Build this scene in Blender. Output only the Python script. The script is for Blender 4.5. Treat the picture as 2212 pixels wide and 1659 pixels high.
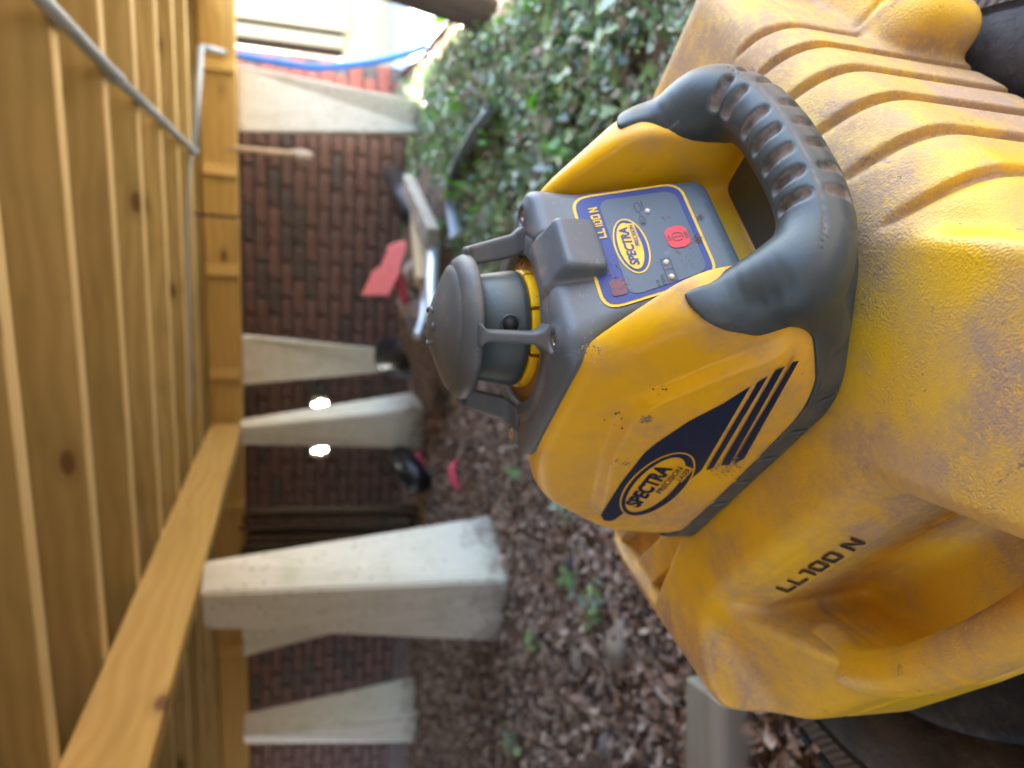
import bpy, bmesh, math, random
import numpy as np
from mathutils import Vector, Matrix, noise as mnoise
for o in list(bpy.data.objects): bpy.data.objects.remove(o)
random.seed(7); RNG = np.random.default_rng(11)
SC = bpy.context.scene; COL = SC.collection
R = math.radians

# ------------------------------------------------------------------ camera, sky, sun, exposure
CAM_Z = .75; TH = R(17)
cam = bpy.data.cameras.new('camera'); camo = bpy.data.objects.new('camera', cam); COL.objects.link(camo)
cam.sensor_fit = 'HORIZONTAL'; cam.sensor_width = 36; cam.lens = 36*720/1024
cam.clip_start = .01; cam.clip_end = 300
FW = Vector((0, math.cos(TH), -math.sin(TH))); UP = Vector((0, math.sin(TH), math.cos(TH))); RT = Vector((1, 0, 0))
m = Matrix((( -UP.x, RT.x, -FW.x), (-UP.y, RT.y, -FW.y), (-UP.z, RT.z, -FW.z))).to_4x4()   # phone held on its side
m.translation = (0, 0, CAM_Z); camo.matrix_world = m
cam.dof.use_dof = True; cam.dof.focus_distance = .355; cam.dof.aperture_fstop = 6.6
SC.camera = camo

SUN = Vector((.419, .396, 1)).normalized()
W = bpy.data.worlds.new('World'); SC.world = W; W.use_nodes = True
nt = W.node_tree; sky = nt.nodes.new('ShaderNodeTexSky'); sky.sky_type = 'NISHITA'; sky.sun_disc = False
sky.sun_elevation = math.asin(SUN.z); sky.sun_rotation = math.atan2(SUN.x, SUN.y); sky.air_density = 1.0; sky.dust_density = 1.5
bg = nt.nodes['Background']; bg.inputs[1].default_value = .15; nt.links.new(sky.outputs[0], bg.inputs[0])
sl = bpy.data.lights.new('sun', 'SUN'); sl.energy = 5.0; sl.angle = R(.5); sl.color = (1, .95, .86)
so = bpy.data.objects.new('sun', sl); COL.objects.link(so); so.rotation_euler = (-SUN).to_track_quat('-Z', 'Y').to_euler(); so.location = (3, 3, 8)
SC.view_settings.view_transform = 'Standard'; SC.view_settings.look = 'None'; SC.view_settings.gamma = 1
SC.view_settings.use_curve_mapping = False; SC.view_settings.exposure = 3.3
SC.render.resolution_x = 1024; SC.render.resolution_y = 768
SC.cycles.max_bounces = 8; SC.cycles.diffuse_bounces = 4; SC.cycles.glossy_bounces = 3; SC.cycles.transmission_bounces = 3

# ------------------------------------------------------------------ helpers
K = 1024/2212.
def ray(x, y): return FW + ((384-y*K)/720)*RT - ((x*K-512)/720)*UP
def on_z(x, y, z): r = ray(x, y); t = (z-CAM_Z)/r.z; return Vector((0, 0, CAM_Z)) + t*r
def on_y(x, y, d): r = ray(x, y); t = d/r.y; return Vector((0, 0, CAM_Z)) + t*r

class N:
    """tiny node helper"""
    def __init__(s, name):
        s.m = bpy.data.materials.new(name); s.m.use_nodes = True; s.t = s.m.node_tree; s.b = s.t.nodes['Principled BSDF']; s.n = s.t.nodes; s.l = s.t.links
        s.tc = s.n.new('ShaderNodeTexCoord')
    def put(s, sock, v):
        if isinstance(v, bpy.types.NodeSocket): s.l.new(v, sock)
        elif isinstance(v, (tuple, list)) and len(v) == 3 and sock.type == 'RGBA': sock.default_value = (*v, 1)
        else: sock.default_value = v
    def obj(s): return s.tc.outputs['Object']
    def map(s, v, scale=(1, 1, 1), loc=(0, 0, 0)):
        a = s.n.new('ShaderNodeMapping'); s.l.new(v, a.inputs[0]); a.inputs['Scale'].default_value = scale
        s.put(a.inputs['Location'], loc); return a.outputs[0]
    def noise(s, v, scale, detail=4, rough=.55, dist=0, out=0):
        a = s.n.new('ShaderNodeTexNoise'); s.l.new(v, a.inputs['Vector']); a.inputs['Scale'].default_value = scale
        a.inputs['Detail'].default_value = detail; a.inputs['Roughness'].default_value = rough; a.inputs['Distortion'].default_value = dist
        return a.outputs[out]
    def vor(s, v, scale, feature='F1', out='Distance', rnd=1):
        a = s.n.new('ShaderNodeTexVoronoi'); a.feature = feature; s.l.new(v, a.inputs['Vector']); a.inputs['Scale'].default_value = scale
        a.inputs['Randomness'].default_value = rnd; return a.outputs[out]
    def ramp(s, f, stops):
        a = s.n.new('ShaderNodeValToRGB'); s.put(a.inputs[0], f); e = a.color_ramp.elements
        while len(e) < len(stops): e.new(.5)
        for q, (p, c) in zip(e, stops): q.position = p; q.color = (*c, 1) if isinstance(c, tuple) else (c, c, c, 1)
        return a.outputs[0]
    def mix(s, f, a, b, mode='MIX'):
        x = s.n.new('ShaderNodeMix'); x.data_type = 'RGBA'; x.blend_type = mode
        s.put(x.inputs[0], f); s.put(x.inputs[6], a); s.put(x.inputs[7], b); return x.outputs[2]
    def math(s, op, a, b=0, clamp=False):
        x = s.n.new('ShaderNodeMath'); x.operation = op; x.use_clamp = clamp; s.put(x.inputs[0], a); s.put(x.inputs[1], b); return x.outputs[0]
    def rnd(s): return s.n.new('ShaderNodeObjectInfo').outputs['Random']
    def attr(s, name): a = s.n.new('ShaderNodeAttribute'); a.attribute_name = name; return a.outputs['Fac']
    def up(s):
        g = s.n.new('ShaderNodeNewGeometry'); x = s.n.new('ShaderNodeSeparateXYZ'); s.l.new(g.outputs['Normal'], x.inputs[0]); return x.outputs[2]
    def bump(s, h, strength=.3, dist=.01, prev=None):
        x = s.n.new('ShaderNodeBump'); s.put(x.inputs['Height'], h); x.inputs['Strength'].default_value = strength; x.inputs['Distance'].default_value = dist
        if prev is not None: s.l.new(prev, x.inputs['Normal'])
        return x.outputs[0]
    def done(s, color=None, rough=None, normal=None, **kw):
        if color is not None: s.put(s.b.inputs['Base Color'], color)
        if rough is not None: s.put(s.b.inputs['Roughness'], rough)
        if normal is not None: s.l.new(normal, s.b.inputs['Normal'])
        for k, v in kw.items(): s.put(s.b.inputs[k.replace('_', ' ')], v)
        return s.m

def plain(name, col, rough=.5, var=.12, scale=60, **kw):
    n = N(name); v = n.noise(n.obj(), scale, 2)
    c = n.mix(n.ramp(v, [(.3, 0.), (.7, 1.)]), tuple(x*(1-var) for x in col), tuple(min(1, x*(1+var)) for x in col))
    return n.done(c, rough, None, **kw)

def mk_obj(name, me, parent=None, mat=None):
    o = bpy.data.objects.new(name, me); COL.objects.link(o)
    if parent is not None: o.parent = parent
    if mat is not None and me is not None and not me.materials: me.materials.append(mat)
    return o
def mesh(name, v, f, smooth=False):
    me = bpy.data.meshes.new(name); me.from_pydata([tuple(p) for p in v], [], [tuple(q) for q in f])
    if smooth: me.polygons.foreach_set('use_smooth', [True]*len(me.polygons))
    me.update(); return me
def from_bm(name, bm, smooth=False):
    bmesh.ops.recalc_face_normals(bm, faces=bm.faces[:]); me = bpy.data.meshes.new(name); bm.to_mesh(me); bm.free()
    if smooth: me.polygons.foreach_set('use_smooth', [True]*len(me.polygons))
    return me
def empty(name, loc=(0, 0, 0), rz=0):
    o = bpy.data.objects.new(name, None); COL.objects.link(o); o.location = loc; o.rotation_euler = (0, 0, rz); o.empty_display_size = .05; return o
def tag(o, label=None, cat=None, group=None, kind=None):
    if label: o['label'] = label
    if cat: o['category'] = cat
    if group: o['group'] = group
    if kind: o['kind'] = kind
    return o
def box_bm(dx, dy, dz, bev=.003, seg=1, c=(0, 0, 0)):
    bm = bmesh.new(); bmesh.ops.create_cube(bm, size=1)
    for v in bm.verts: v.co = Vector((v.co.x*dx+c[0], v.co.y*dy+c[1], v.co.z*dz+c[2]))
    if bev: bmesh.ops.bevel(bm, geom=bm.edges[:], offset=bev, segments=seg, affect='EDGES', profile=.5)
    return bm
def box(name, dx, dy, dz, mat, parent=None, loc=(0, 0, 0), rz=0, bev=.003, rot=None):
    o = mk_obj(name, from_bm(name, box_bm(dx, dy, dz, bev)), parent, mat); o.location = loc; o.rotation_euler = rot if rot else (0, 0, rz); return o
def beam(name, a, b, w, h, mat, parent=None, off=(0, 0, 0), bev=.003, roll=0):
    """box between two points, local x along its length"""
    a = Vector(a)-Vector(off); b = Vector(b)-Vector(off); d = b-a
    o = mk_obj(name, from_bm(name, box_bm(d.length, w, h, bev)), parent, mat)
    x = d.normalized(); z = Vector((0, 0, 1)) if abs(x.z) < .9 else Vector((0, 1, 0)); y = z.cross(x).normalized(); z = x.cross(y)
    M = Matrix((x, y, z)).transposed(); o.matrix_local = Matrix.Translation((a+b)/2) @ M.to_4x4() @ Matrix.Rotation(roll, 4, 'X'); return o
def hexa(name, bot, top, mat, parent=None, bev=.006, sub=0):
    bm = bmesh.new(); vs = [bm.verts.new(p) for p in list(bot)+list(top)]
    for f in ((0, 1, 2, 3), (7, 6, 5, 4), (0, 4, 5, 1), (1, 5, 6, 2), (2, 6, 7, 3), (3, 7, 4, 0)): bm.faces.new([vs[i] for i in f])
    if bev: bmesh.ops.bevel(bm, geom=bm.edges[:], offset=bev, segments=2, affect='EDGES')
    return mk_obj(name, from_bm(name, bm), parent, mat)
def tube_me(name, pts, r, n=12, cap=True):
    pts = [Vector(p) for p in pts]; rs = r if isinstance(r, (list, tuple)) else [r]*len(pts); v = []; f = []
    prev = None
    for i, p in enumerate(pts):
        t = (pts[min(i+1, len(pts)-1)]-pts[max(i-1, 0)]).normalized()
        if prev is None: a = Vector((0, 0, 1)) if abs(t.z) < .9 else Vector((1, 0, 0)); u = t.cross(a).normalized()
        else: u = (prev-t*prev.dot(t)).normalized()
        prev = u; w = t.cross(u)
        for k in range(n): an = 2*math.pi*k/n; v.append(p+rs[i]*(math.cos(an)*u+math.sin(an)*w))
    for i in range(len(pts)-1):
        for k in range(n): a = i*n+k; b = i*n+(k+1) % n; f.append((a, b, b+n, a+n))
    if cap: f.append(tuple(range(n))[::-1]); f.append(tuple(range((len(pts)-1)*n, len(pts)*n)))
    return mesh(name, v, f, True)
def spline(P, n=8):
    P = [Vector(p) for p in P]; out = []
    for i in range(len(P)-1):
        p0 = P[max(i-1, 0)]; p1 = P[i]; p2 = P[i+1]; p3 = P[min(i+2, len(P)-1)]
        for k in range(n):
            t = k/n; out.append(.5*((2*p1)+(p2-p0)*t+(2*p0-5*p1+4*p2-p3)*t*t+(3*p1-p0-3*p2+p3)*t**3))
    out.append(P[-1]); return out
def lathe_me(name, prof, n=48, a0=0, a1=2*math.pi, close_ends=False):
    v = []; f = []; full = abs(a1-a0-2*math.pi) < 1e-6; m_ = n if full else n+1; L = len(prof)
    for k in range(m_):
        a = a0+(a1-a0)*k/n
        for r, z in prof: v.append((r*math.cos(a), r*math.sin(a), z))
    for k in range(n):
        k2 = (k+1) % m_
        for i in range(L-1): f.append((k*L+i, k2*L+i, k2*L+i+1, k*L+i+1))
    if close_ends and not full: f.append(tuple(range(L))); f.append(tuple(range((m_-1)*L, m_*L))[::-1])
    bm = bmesh.new(); me = mesh(name, v, f); bm.from_mesh(me); bpy.data.meshes.remove(me)
    bmesh.ops.remove_doubles(bm, verts=bm.verts[:], dist=1e-6); bmesh.ops.dissolve_degenerate(bm, edges=bm.edges[:], dist=1e-7)
    me = from_bm(name, bm, True); return me
def auto_smooth(me, ang=35):
    bm = bmesh.new(); bm.from_mesh(me)
    for f in bm.faces: f.smooth = True
    for e in bm.edges:
        if len(e.link_faces) == 2 and e.calc_face_angle(0) > R(ang): e.smooth = False
    bm.to_mesh(me); bm.free(); return me

# ---- signed distance fields meshed with surface nets (moulded plastic shapes)
def smax(a, b, k):
    h = np.maximum(k-np.abs(a-b), 0)/k; return np.maximum(a, b)+h*h*k*.25
def smin(a, b, k): return -smax(-a, -b, k)
def smaxn(L, k):
    r = L[0]
    for x in L[1:]: r = smax(r, x, k)
    return r
def sstep(a, b, x): t = np.clip((x-a)/(b-a), 0, 1); return t*t*(3-2*t)
def capsule(X, Y, Z, a, b, r, r2=None):
    a = np.array(a, np.float32); d = np.array(b, np.float32)-a; L = float(d@d)+1e-12
    t = np.clip(((X-a[0])*d[0]+(Y-a[1])*d[1]+(Z-a[2])*d[2])/L, 0, 1)
    rr = r if r2 is None else r+(r2-r)*t
    return np.sqrt((X-a[0]-d[0]*t)**2+(Y-a[1]-d[1]*t)**2+(Z-a[2]-d[2]*t)**2)-rr
def polycap(X, Y, Z, P, rs, k=0):
    d = None
    for i in range(len(P)-1):
        c = capsule(X, Y, Z, P[i], P[i+1], rs[i], rs[i+1]); d = c if d is None else np.minimum(d, c)
    return d
def surface_nets(name, f, lo, hi, h, mat=None, attrs=None):
    ax = [np.arange(lo[i], hi[i]+h, h, dtype=np.float32) for i in range(3)]
    F = f(ax[0][:, None, None], ax[1][None, :, None], ax[2][None, None, :]).astype(np.float32)
    nx, ny, nz = len(ax[0]), len(ax[1]), len(ax[2]); F = np.broadcast_to(F, (nx, ny, nz)); I = F < 0
    off = [(i, j, k) for i in (0, 1) for j in (0, 1) for k in (0, 1)]
    cnt = np.zeros((nx-1, ny-1, nz-1), np.int8)
    for o in off: cnt += I[o[0]:nx-1+o[0], o[1]:ny-1+o[1], o[2]:nz-1+o[2]]
    M = (cnt > 0) & (cnt < 8); c = np.argwhere(M); idx = -np.ones(M.shape, np.int32); idx[M] = np.arange(len(c))
    V = {o: F[c[:, 0]+o[0], c[:, 1]+o[1], c[:, 2]+o[2]] for o in off}
    acc = np.zeros((len(c), 3), np.float32); num = np.zeros(len(c), np.float32)
    for a in off:
        for d in range(3):
            if a[d]: continue
            b = tuple(a[q]+(q == d) for q in range(3)); va, vb = V[a], V[b]; s = (va < 0) != (vb < 0)
            t = np.where(s, va/np.where(s, va-vb, 1), 0); p = np.array(a, np.float32)[None]+np.zeros((len(c), 3), np.float32); p[:, d] += t
            acc += p*s[:, None]; num += s
    vt = np.array(lo, np.float32)+h*(c+acc/num[:, None])
    quads = []
    for d in range(3):
        u, w = [(1, 2), (2, 0), (0, 1)][d]
        sl0 = [slice(None)]*3; sl1 = [slice(None)]*3; sl0[d] = slice(0, -1); sl1[d] = slice(1, None)
        for q in (u, w): sl0[q] = slice(1, -1); sl1[q] = slice(1, -1)
        A = I[tuple(sl0)]; B = I[tuple(sl1)]; e = np.argwhere(A != B)
        if not len(e): continue
        ins = A[e[:, 0], e[:, 1], e[:, 2]]; g = e.copy(); g[:, u] += 1; g[:, w] += 1
        def cell(du, dw): q = g.copy(); q[:, u] -= du; q[:, w] -= dw; return idx[q[:, 0], q[:, 1], q[:, 2]]
        Q = np.stack([cell(1, 1), cell(0, 1), cell(0, 0), cell(1, 0)], 1); Q[~ins] = Q[~ins][:, ::-1]; quads.append(Q)
    Q = np.concatenate(quads); me = bpy.data.meshes.new(name)
    me.vertices.add(len(vt)); me.vertices.foreach_set('co', vt.ravel()); me.loops.add(Q.size); me.loops.foreach_set('vertex_index', Q.astype(np.int32).ravel())
    me.polygons.add(len(Q)); me.polygons.foreach_set('loop_start', np.arange(0, Q.size, 4, dtype=np.int32)); me.polygons.foreach_set('use_smooth', np.ones(len(Q), bool))
    me.update(calc_edges=True)
    if attrs:
        for k, fn in attrs.items():
            a = me.attributes.new(k, 'FLOAT', 'POINT'); a.data.foreach_set('value', np.asarray(fn(vt[:, 0], vt[:, 1], vt[:, 2]), np.float32).ravel())
    if mat: me.materials.append(mat)
    return me

# ---- lettering
_tc = {}
def text2d(s, shear=0, bold=0, spacing=1.0):
    key = (s, shear, bold, spacing)
    if key in _tc: return _tc[key]
    cu = bpy.data.curves.new('t', 'FONT'); cu.body = s; cu.size = 1; cu.shear = shear; cu.offset = bold; cu.space_character = spacing; cu.resolution_u = 4
    o = bpy.data.objects.new('t', cu); COL.objects.link(o); bpy.context.view_layer.update()
    me = bpy.data.meshes.new_from_object(o.evaluated_get(bpy.context.evaluated_depsgraph_get()))
    v = np.array([x.co[:2] for x in me.vertices]); f = [tuple(p.vertices) for p in me.polygons]
    bpy.data.objects.remove(o); bpy.data.curves.remove(cu); bpy.data.meshes.remove(me)
    lo = v.min(0); hi = v.max(0); v = (v-lo)/(hi-lo); _tc[key] = (v, f); return v, f
def text_on(name, s, x0, x1, y0, y1, fn, mat, parent, **kw):
    """lettering stretched into a 2D box and laid on a surface by fn(x, y)"""
    v, f = text2d(s, **kw); P = [fn(x0+(x1-x0)*a, y0+(y1-y0)*b) for a, b in v]; return mk_obj(name, mesh(name, P, f), parent, mat)
def strokes(ch):
    t = .2
    if ch == 'L': return [[(0, 0), (t, 0), (t, 1), (0, 1)], [(t, 0), (.8, 0), (.8, t), (t, t)]]
    if ch == '1': return [[(.28, 0), (.28+t, 0), (.28+t, 1), (.28, 1)], [(0, 1-t), (.28, 1-t), (.28, 1), (.0, 1)]]
    if ch == '0': return [[(0, .1), (t, .1), (t, .9), (0, .9)], [(.62, .1), (.82, .1), (.82, .9), (.62, .9)], [(.0, .1), (.1, 0), (.72, 0), (.82, .1), (.62, t), (t, t)], [(0, .9), (t, 1-t), (.62, 1-t), (.82, .9), (.72, 1), (.1, 1)]]
    if ch == 'N': return [[(0, 0), (t, 0), (t, 1), (0, 1)], [(.66, 0), (.86, 0), (.86, 1), (.66, 1)], [(t, 1), (t, .68), (.66, 0), (.66, .32)]]
    return []
ADV = {'L': .95, '1': .66, '0': 1.0, 'N': 1.0, ' ': .35}
def stroke_text(name, txt, x0, x1, y0, y1, fn, mat, parent, sl=.1):
    W_ = sum(ADV[c] for c in txt)-.15; x = 0; P = []; Fs = []
    for c in txt:
        for poly in strokes(c):
            i0 = len(P)
            for a, b in poly: P.append(fn(x0+(x1-x0)*(x+a+sl*(b-.5))/W_, y0+(y1-y0)*b))
            Fs.append(tuple(range(i0, i0+len(poly))))
        x += ADV[c]
    return mk_obj(name, mesh(name, P, Fs), parent, mat)
def poly_on(name, pts, fn, mat, parent):
    bm = bmesh.new(); bm.faces.new([bm.verts.new((x, y, 0)) for x, y in pts]); bmesh.ops.triangulate(bm, faces=bm.faces[:])
    me = bpy.data.meshes.new(name)
    for v in bm.verts: v.co = Vector(fn(v.co.x, v.co.y))
    bm.to_mesh(me); bm.free(); return mk_obj(name, me, parent, mat)
def ring_on(name, cx, cy, ax, ay, t, fn, mat, parent, n=56, dx=0, dy=0, ax2=None, ay2=None):
    ax2 = ax-t if ax2 is None else ax2; ay2 = ay-t if ay2 is None else ay2; P = []; f = []
    for k in range(n):
        a = 2*math.pi*k/n; P.append(fn(cx+ax*math.cos(a), cy+ay*math.sin(a))); P.append(fn(cx+dx+ax2*math.cos(a), cy+dy+ay2*math.sin(a)))
    for k in range(n): a = 2*k; b = 2*((k+1) % n); f.append((a, b, b+1, a+1))
    return mk_obj(name, mesh(name, P, f), parent, mat)
def ell_pts(cx, cy, ax, ay, n=48): return [(cx+ax*math.cos(2*math.pi*k/n), cy+ay*math.sin(2*math.pi*k/n)) for k in range(n)]
def round_poly(P, r, n=6):
    out = []; L = len(P)
    for i in range(L):
        p = Vector(P[i]); a = (Vector(P[i-1])-p); b = (Vector(P[(i+1) % L])-p); q0 = p+a.normalized()*r; q1 = p+b.normalized()*r
        for k in range(n+1): t = k/n; q = (1-t)**2*q0+2*t*(1-t)*p+t*t*q1; out.append((q.x, q.y))
    return out

# ------------------------------------------------------------------ materials
def wood(name, a, b, knots=True, rough=.65, green=0.0, spec=.25, edge=None):
    n = N(name); rn = n.rnd(); v = n.n.new('ShaderNodeVectorMath'); v.operation = 'ADD'; n.l.new(n.obj(), v.inputs[0])
    cb = n.n.new('ShaderNodeCombineXYZ'); n.l.new(n.math('MULTIPLY', rn, 37.), cb.inputs[0]); n.l.new(n.math('MULTIPLY', rn, 91.), cb.inputs[1]); n.l.new(n.math('MULTIPLY', rn, 53.), cb.inputs[2])
    n.l.new(cb.outputs[0], v.inputs[1]); co = v.outputs[0]
    warp = n.noise(n.map(co, (.9, 5, 5)), 1.6, 2, .5, 0)
    w = n.n.new('ShaderNodeTexWave'); w.wave_type = 'BANDS'; w.bands_direction = 'Z'; n.l.new(n.map(co, (.35, 1.6, 1)), w.inputs[0]); w.inputs['Scale'].default_value = 7; w.inputs['Distortion'].default_value = 9
    w.inputs['Detail'].default_value = 2; w.inputs['Detail Scale'].default_value = .9
    fine = n.noise(n.map(co, (2, 60, 60)), 4, 4, .6)
    g = n.math('ADD', n.math('MULTIPLY', w.outputs[1], .45), n.math('MULTIPLY', fine, .55))
    c = n.mix(n.ramp(g, [(.25, 0.), (.75, 1.)]), a, b)
    c = n.mix(n.ramp(warp, [(.4, 0.), (.72, .55)]), c, tuple(x*k for x, k in zip(a, (.86, .96, .74))))
    # each stick of timber differs a little in tone
    c = n.mix(n.math('MULTIPLY', rn, .6), c, tuple(x*k for x, k in zip(a, (.60, .56, .46))))
    c = n.mix(n.ramp(n.noise(n.map(co, (1.5, 9, 9)), 1.1, 3, .6), [(.56, 0.), (.74, .4)]), c, tuple(x*k for x, k in zip(a, (.45, .42, .36))))
    if knots:
        d = n.vor(n.map(co, (1, 2.0, 2.0)), 2.6, rnd=1)
        c = n.mix(n.ramp(d, [(.0, .95), (.07, .8), (.10, .25), (.2, 0.)]), c, (.11, .055, .022))
    if green: c = n.mix(n.ramp(n.noise(co, 5, 5), [(.5, 0.), (.75, green)]), c, (.16, .17, .07))
    if edge:  # bounced light painted in: up- and down-facing sides made paler
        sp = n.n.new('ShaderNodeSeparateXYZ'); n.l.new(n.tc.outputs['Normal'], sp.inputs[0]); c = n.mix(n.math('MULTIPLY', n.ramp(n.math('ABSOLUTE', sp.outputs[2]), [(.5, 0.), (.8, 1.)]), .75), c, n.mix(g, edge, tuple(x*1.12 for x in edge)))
    return n.done(c, rough, None, Specular_IOR_Level=spec)
M = {}
M['pine'] = wood('pine', (.58, .385, .12), (.70, .50, .19))
M['pine2'] = wood('pine_lit_edges', (.45, .345, .145), (.58, .46, .215), green=.3, edge=(.70, .55, .26))  # edge: ground bounce light painted onto top and bottom faces
M['oldwood'] = wood('old_timber', (.07, .05, .035), (.13, .10, .07), knots=False, rough=.8)
M['dkboard'] = wood('dark_boards', (.075, .05, .03), (.14, .095, .05), knots=False, rough=.75)
M['fence'] = wood('light_block_timber', (.085, .07, .055), (.14, .115, .09), knots=False, rough=.8)  # dark boards of the added light-blocking fences
M['greywood'] = wood('weathered_timber', (.30, .26, .21), (.42, .38, .32), knots=False, rough=.8)
M['tanwood'] = wood('tan_timber', (.42, .29, .17), (.55, .40, .25), knots=False, rough=.75)

def pale_post():
    n = N('pale_painted_timber'); co = n.obj(); sp = n.vor(n.map(co, (1, 1, 1)), 34)
    g = n.noise(n.map(co, (30, 30, 2)), 3, 4); st = n.noise(co, 7, 5)
    c = n.mix(n.ramp(g, [(.3, 0.), (.7, 1.)]), (.63, .61, .53), (.73, .71, .63))
    c = n.mix(n.ramp(st, [(.52, 0.), (.75, .5)]), c, (.42, .43, .25))
    c = n.mix(n.math('MULTIPLY', n.ramp(sp, [(.0, .9), (.14, .7), (.24, 0.)]), n.ramp(n.noise(co, 9, 2), [(.40, 0.), (.5, 1.)])), c, (.28, .24, .17))
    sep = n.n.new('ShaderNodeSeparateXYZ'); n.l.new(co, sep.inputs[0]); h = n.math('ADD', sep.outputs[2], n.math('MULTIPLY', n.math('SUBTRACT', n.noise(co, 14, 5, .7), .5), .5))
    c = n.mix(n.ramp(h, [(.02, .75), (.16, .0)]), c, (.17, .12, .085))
    c = n.mix(n.ramp(n.noise(n.map(co, (6, 6, 1.2)), 3, 5, .7), [(.55, 0.), (.8, .45)]), c, (.30, .27, .20))
    return n.done(c, .6)
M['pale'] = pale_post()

def brick_mat(name, a, b, d):
    n = N(name); rn = n.rnd(); co = n.obj(); v = n.noise(co, 35, 3, .6)
    c = n.ramp(rn, [(.0, a), (.35, b), (.7, a), (.85, d), (1, d)])
    c = n.mix(n.ramp(v, [(.4, 0.), (.75, .4)]), c, (.30, .25, .21))
    return n.done(c, .9)
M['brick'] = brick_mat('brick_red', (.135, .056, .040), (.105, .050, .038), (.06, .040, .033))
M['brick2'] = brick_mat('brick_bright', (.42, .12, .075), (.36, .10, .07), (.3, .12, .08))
M['mortar'] = plain('mortar', (.21, .175, .15), .95, .4, 9)

def yellow(name, base, deep, dust, amount, grain, grough=.42, film_base=.3):
    n = N(name); co = n.obj(); big = n.noise(co, 8, 4, .66, .3); mid = n.noise(n.map(co, (1, .55, 1.3)), 38, 5, .70, .2); fn = n.noise(co, 320, 2, .6)
    c = n.mix(n.ramp(n.noise(co, 5, 3), [(.35, 0.), (.7, 1.)]), base, deep)
    mask = n.math('MULTIPLY', n.ramp(big, [(amount, 0.), (amount+.2, .9)]), n.ramp(mid, [(.34, .25), (.62, 1.)]))
    dirt = n.attr('dirt'); mask = n.math('ADD', mask, n.math('MULTIPLY', dirt, n.ramp(mid, [(.25, .35), (.6, 1.)])), True)
    mask = n.math('MULTIPLY', mask, n.ramp(fn, [(.28, .55), (.5, 1.)]))
    c = n.mix(n.math('MULTIPLY', mask, .84), c, dust)
    film = n.math('MULTIPLY', n.ramp(n.noise(n.map(co, (1.4, .8, 1)), 13, 6, .70, .15), [(.53, 0.), (.66, .8)]), n.math('ADD', n.math('MULTIPLY', dirt, .8), film_base, True))
    c = n.mix(film, c, tuple(x*1.15 for x in dust))
    spots = n.math('MULTIPLY', n.ramp(n.vor(co, 190), [(.0, 1.), (.09, .8), (.16, 0.)]), n.ramp(n.noise(co, 14, 2), [(.58, 0.), (.68, 1.)]))
    c = n.mix(n.math('MULTIPLY', spots, .55), c, (.16, .10, .065))
    scuff = n.math('MULTIPLY', n.ramp(n.noise(co, 36, 6, .74, .3), [(.63, 0.), (.67, .8)]), n.attr('scuff'))
    c = n.mix(n.math('MULTIPLY', scuff, .85), c, (.10, .085, .085))
    grn = n.vor(n.map(co, (1, 1, 1)), 760, 'SMOOTH_F1'); h = n.math('MULTIPLY', n.math('MULTIPLY', grn, n.attr('grain')), n.ramp(n.noise(co, 21, 2), [(.35, .25), (.65, 1.)]))
    nrm = n.bump(h, grain, .0012); nrm = n.bump(n.math('ADD', mask, spots), .25, .0006, nrm)
    rough = n.math('ADD', grough, n.math('MULTIPLY', mask, .38), True)
    return n.done(c, rough, nrm, Specular_IOR_Level=.45)
M['laser_yellow'] = yellow('yellow_gloss_plastic', (.83, .47, .006), (.79, .42, .004), (.38, .25, .16), .47, .0, .36, .34)
M['case_yellow'] = yellow('yellow_textured_plastic', (.84, .52, .022), (.79, .44, .012), (.36, .245, .185), .40, .42, .37, .40)

def greyp(name, base, dust, amt=.56, rough=.42):
    n = N(name); co = n.obj(); big = n.noise(co, 16, 5, .65, .4); mid = n.noise(co, 70, 5, .7); fn = n.noise(n.map(co, (1, 1, 1)), 420, 2)
    m1 = n.math('MULTIPLY', n.ramp(big, [(amt, 0.), (amt+.2, .85)]), n.ramp(mid, [(.35, .15), (.65, 1.)]))
    dirt = n.math('MULTIPLY', n.attr('dirt'), n.ramp(mid, [(.40, .12), (.60, 1.)]))
    mk = n.math('ADD', n.math('MULTIPLY', m1, .55), dirt, True)
    scr = n.math('MULTIPLY', n.ramp(n.noise(n.map(co, (1, 1, 1)), 55, 6, .8, 4.0), [(.60, 0.), (.635, .7), (.66, 0.)]), n.ramp(big, [(.40, .1), (.6, 1.)]))
    c = n.mix(mk, base, dust); c = n.mix(scr, c, tuple(x*2.4+.02 for x in base))
    return n.done(c, n.math('ADD', rough, n.math('MULTIPLY', mk, .4), True), n.bump(n.math('ADD', fn, n.math('MULTIPLY', mk, 3.)), .12, .0005), Specular_IOR_Level=.5)
M['grey'] = greyp('grey_plastic', (.085, .110, .136), (.25, .205, .17), .55)
M['dome'] = greyp('dome_plastic', (.070, .084, .096), (.25, .205, .165), .47, .48)
M['rubber'] = greyp('grip_rubber', (.038, .056, .060), (.23, .185, .15), .56, .42)
M['navy'] = greyp('navy_print', (.005, .016, .050), (.16, .12, .10), .66, .30)
M['blue'] = plain('panel_blue', (.018, .035, .20), .55, .1)
M['panelgrey'] = greyp('panel_grey', (.075, .105, .140), (.24, .20, .165), .60, .55)
M['pyellow'] = plain('print_yellow', (.80, .50, .02), .55, .05)
M['ryellow'] = plain('rotor_yellow', (.85, .48, .01), .3, .08)
M['ringbrown'] = plain('dusty_ring', (.38, .20, .06), .6, .25)
M['red'] = plain('button_red', (.70, .03, .05), .55, .08)
M['dkred'] = plain('sensor_red', (.12, .008, .02), .45, .1)
M['ink'] = plain('ink', (.012, .014, .02), .4, .1)
M['steel'] = plain('steel', (.6, .6, .58), .3, .1, Metallic=1.)
M['black'] = plain('black_hole', (.004, .004, .004), .6, 0)
M['embl'] = plain('case_lettering', (.035, .028, .02), .55, .2)
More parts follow.
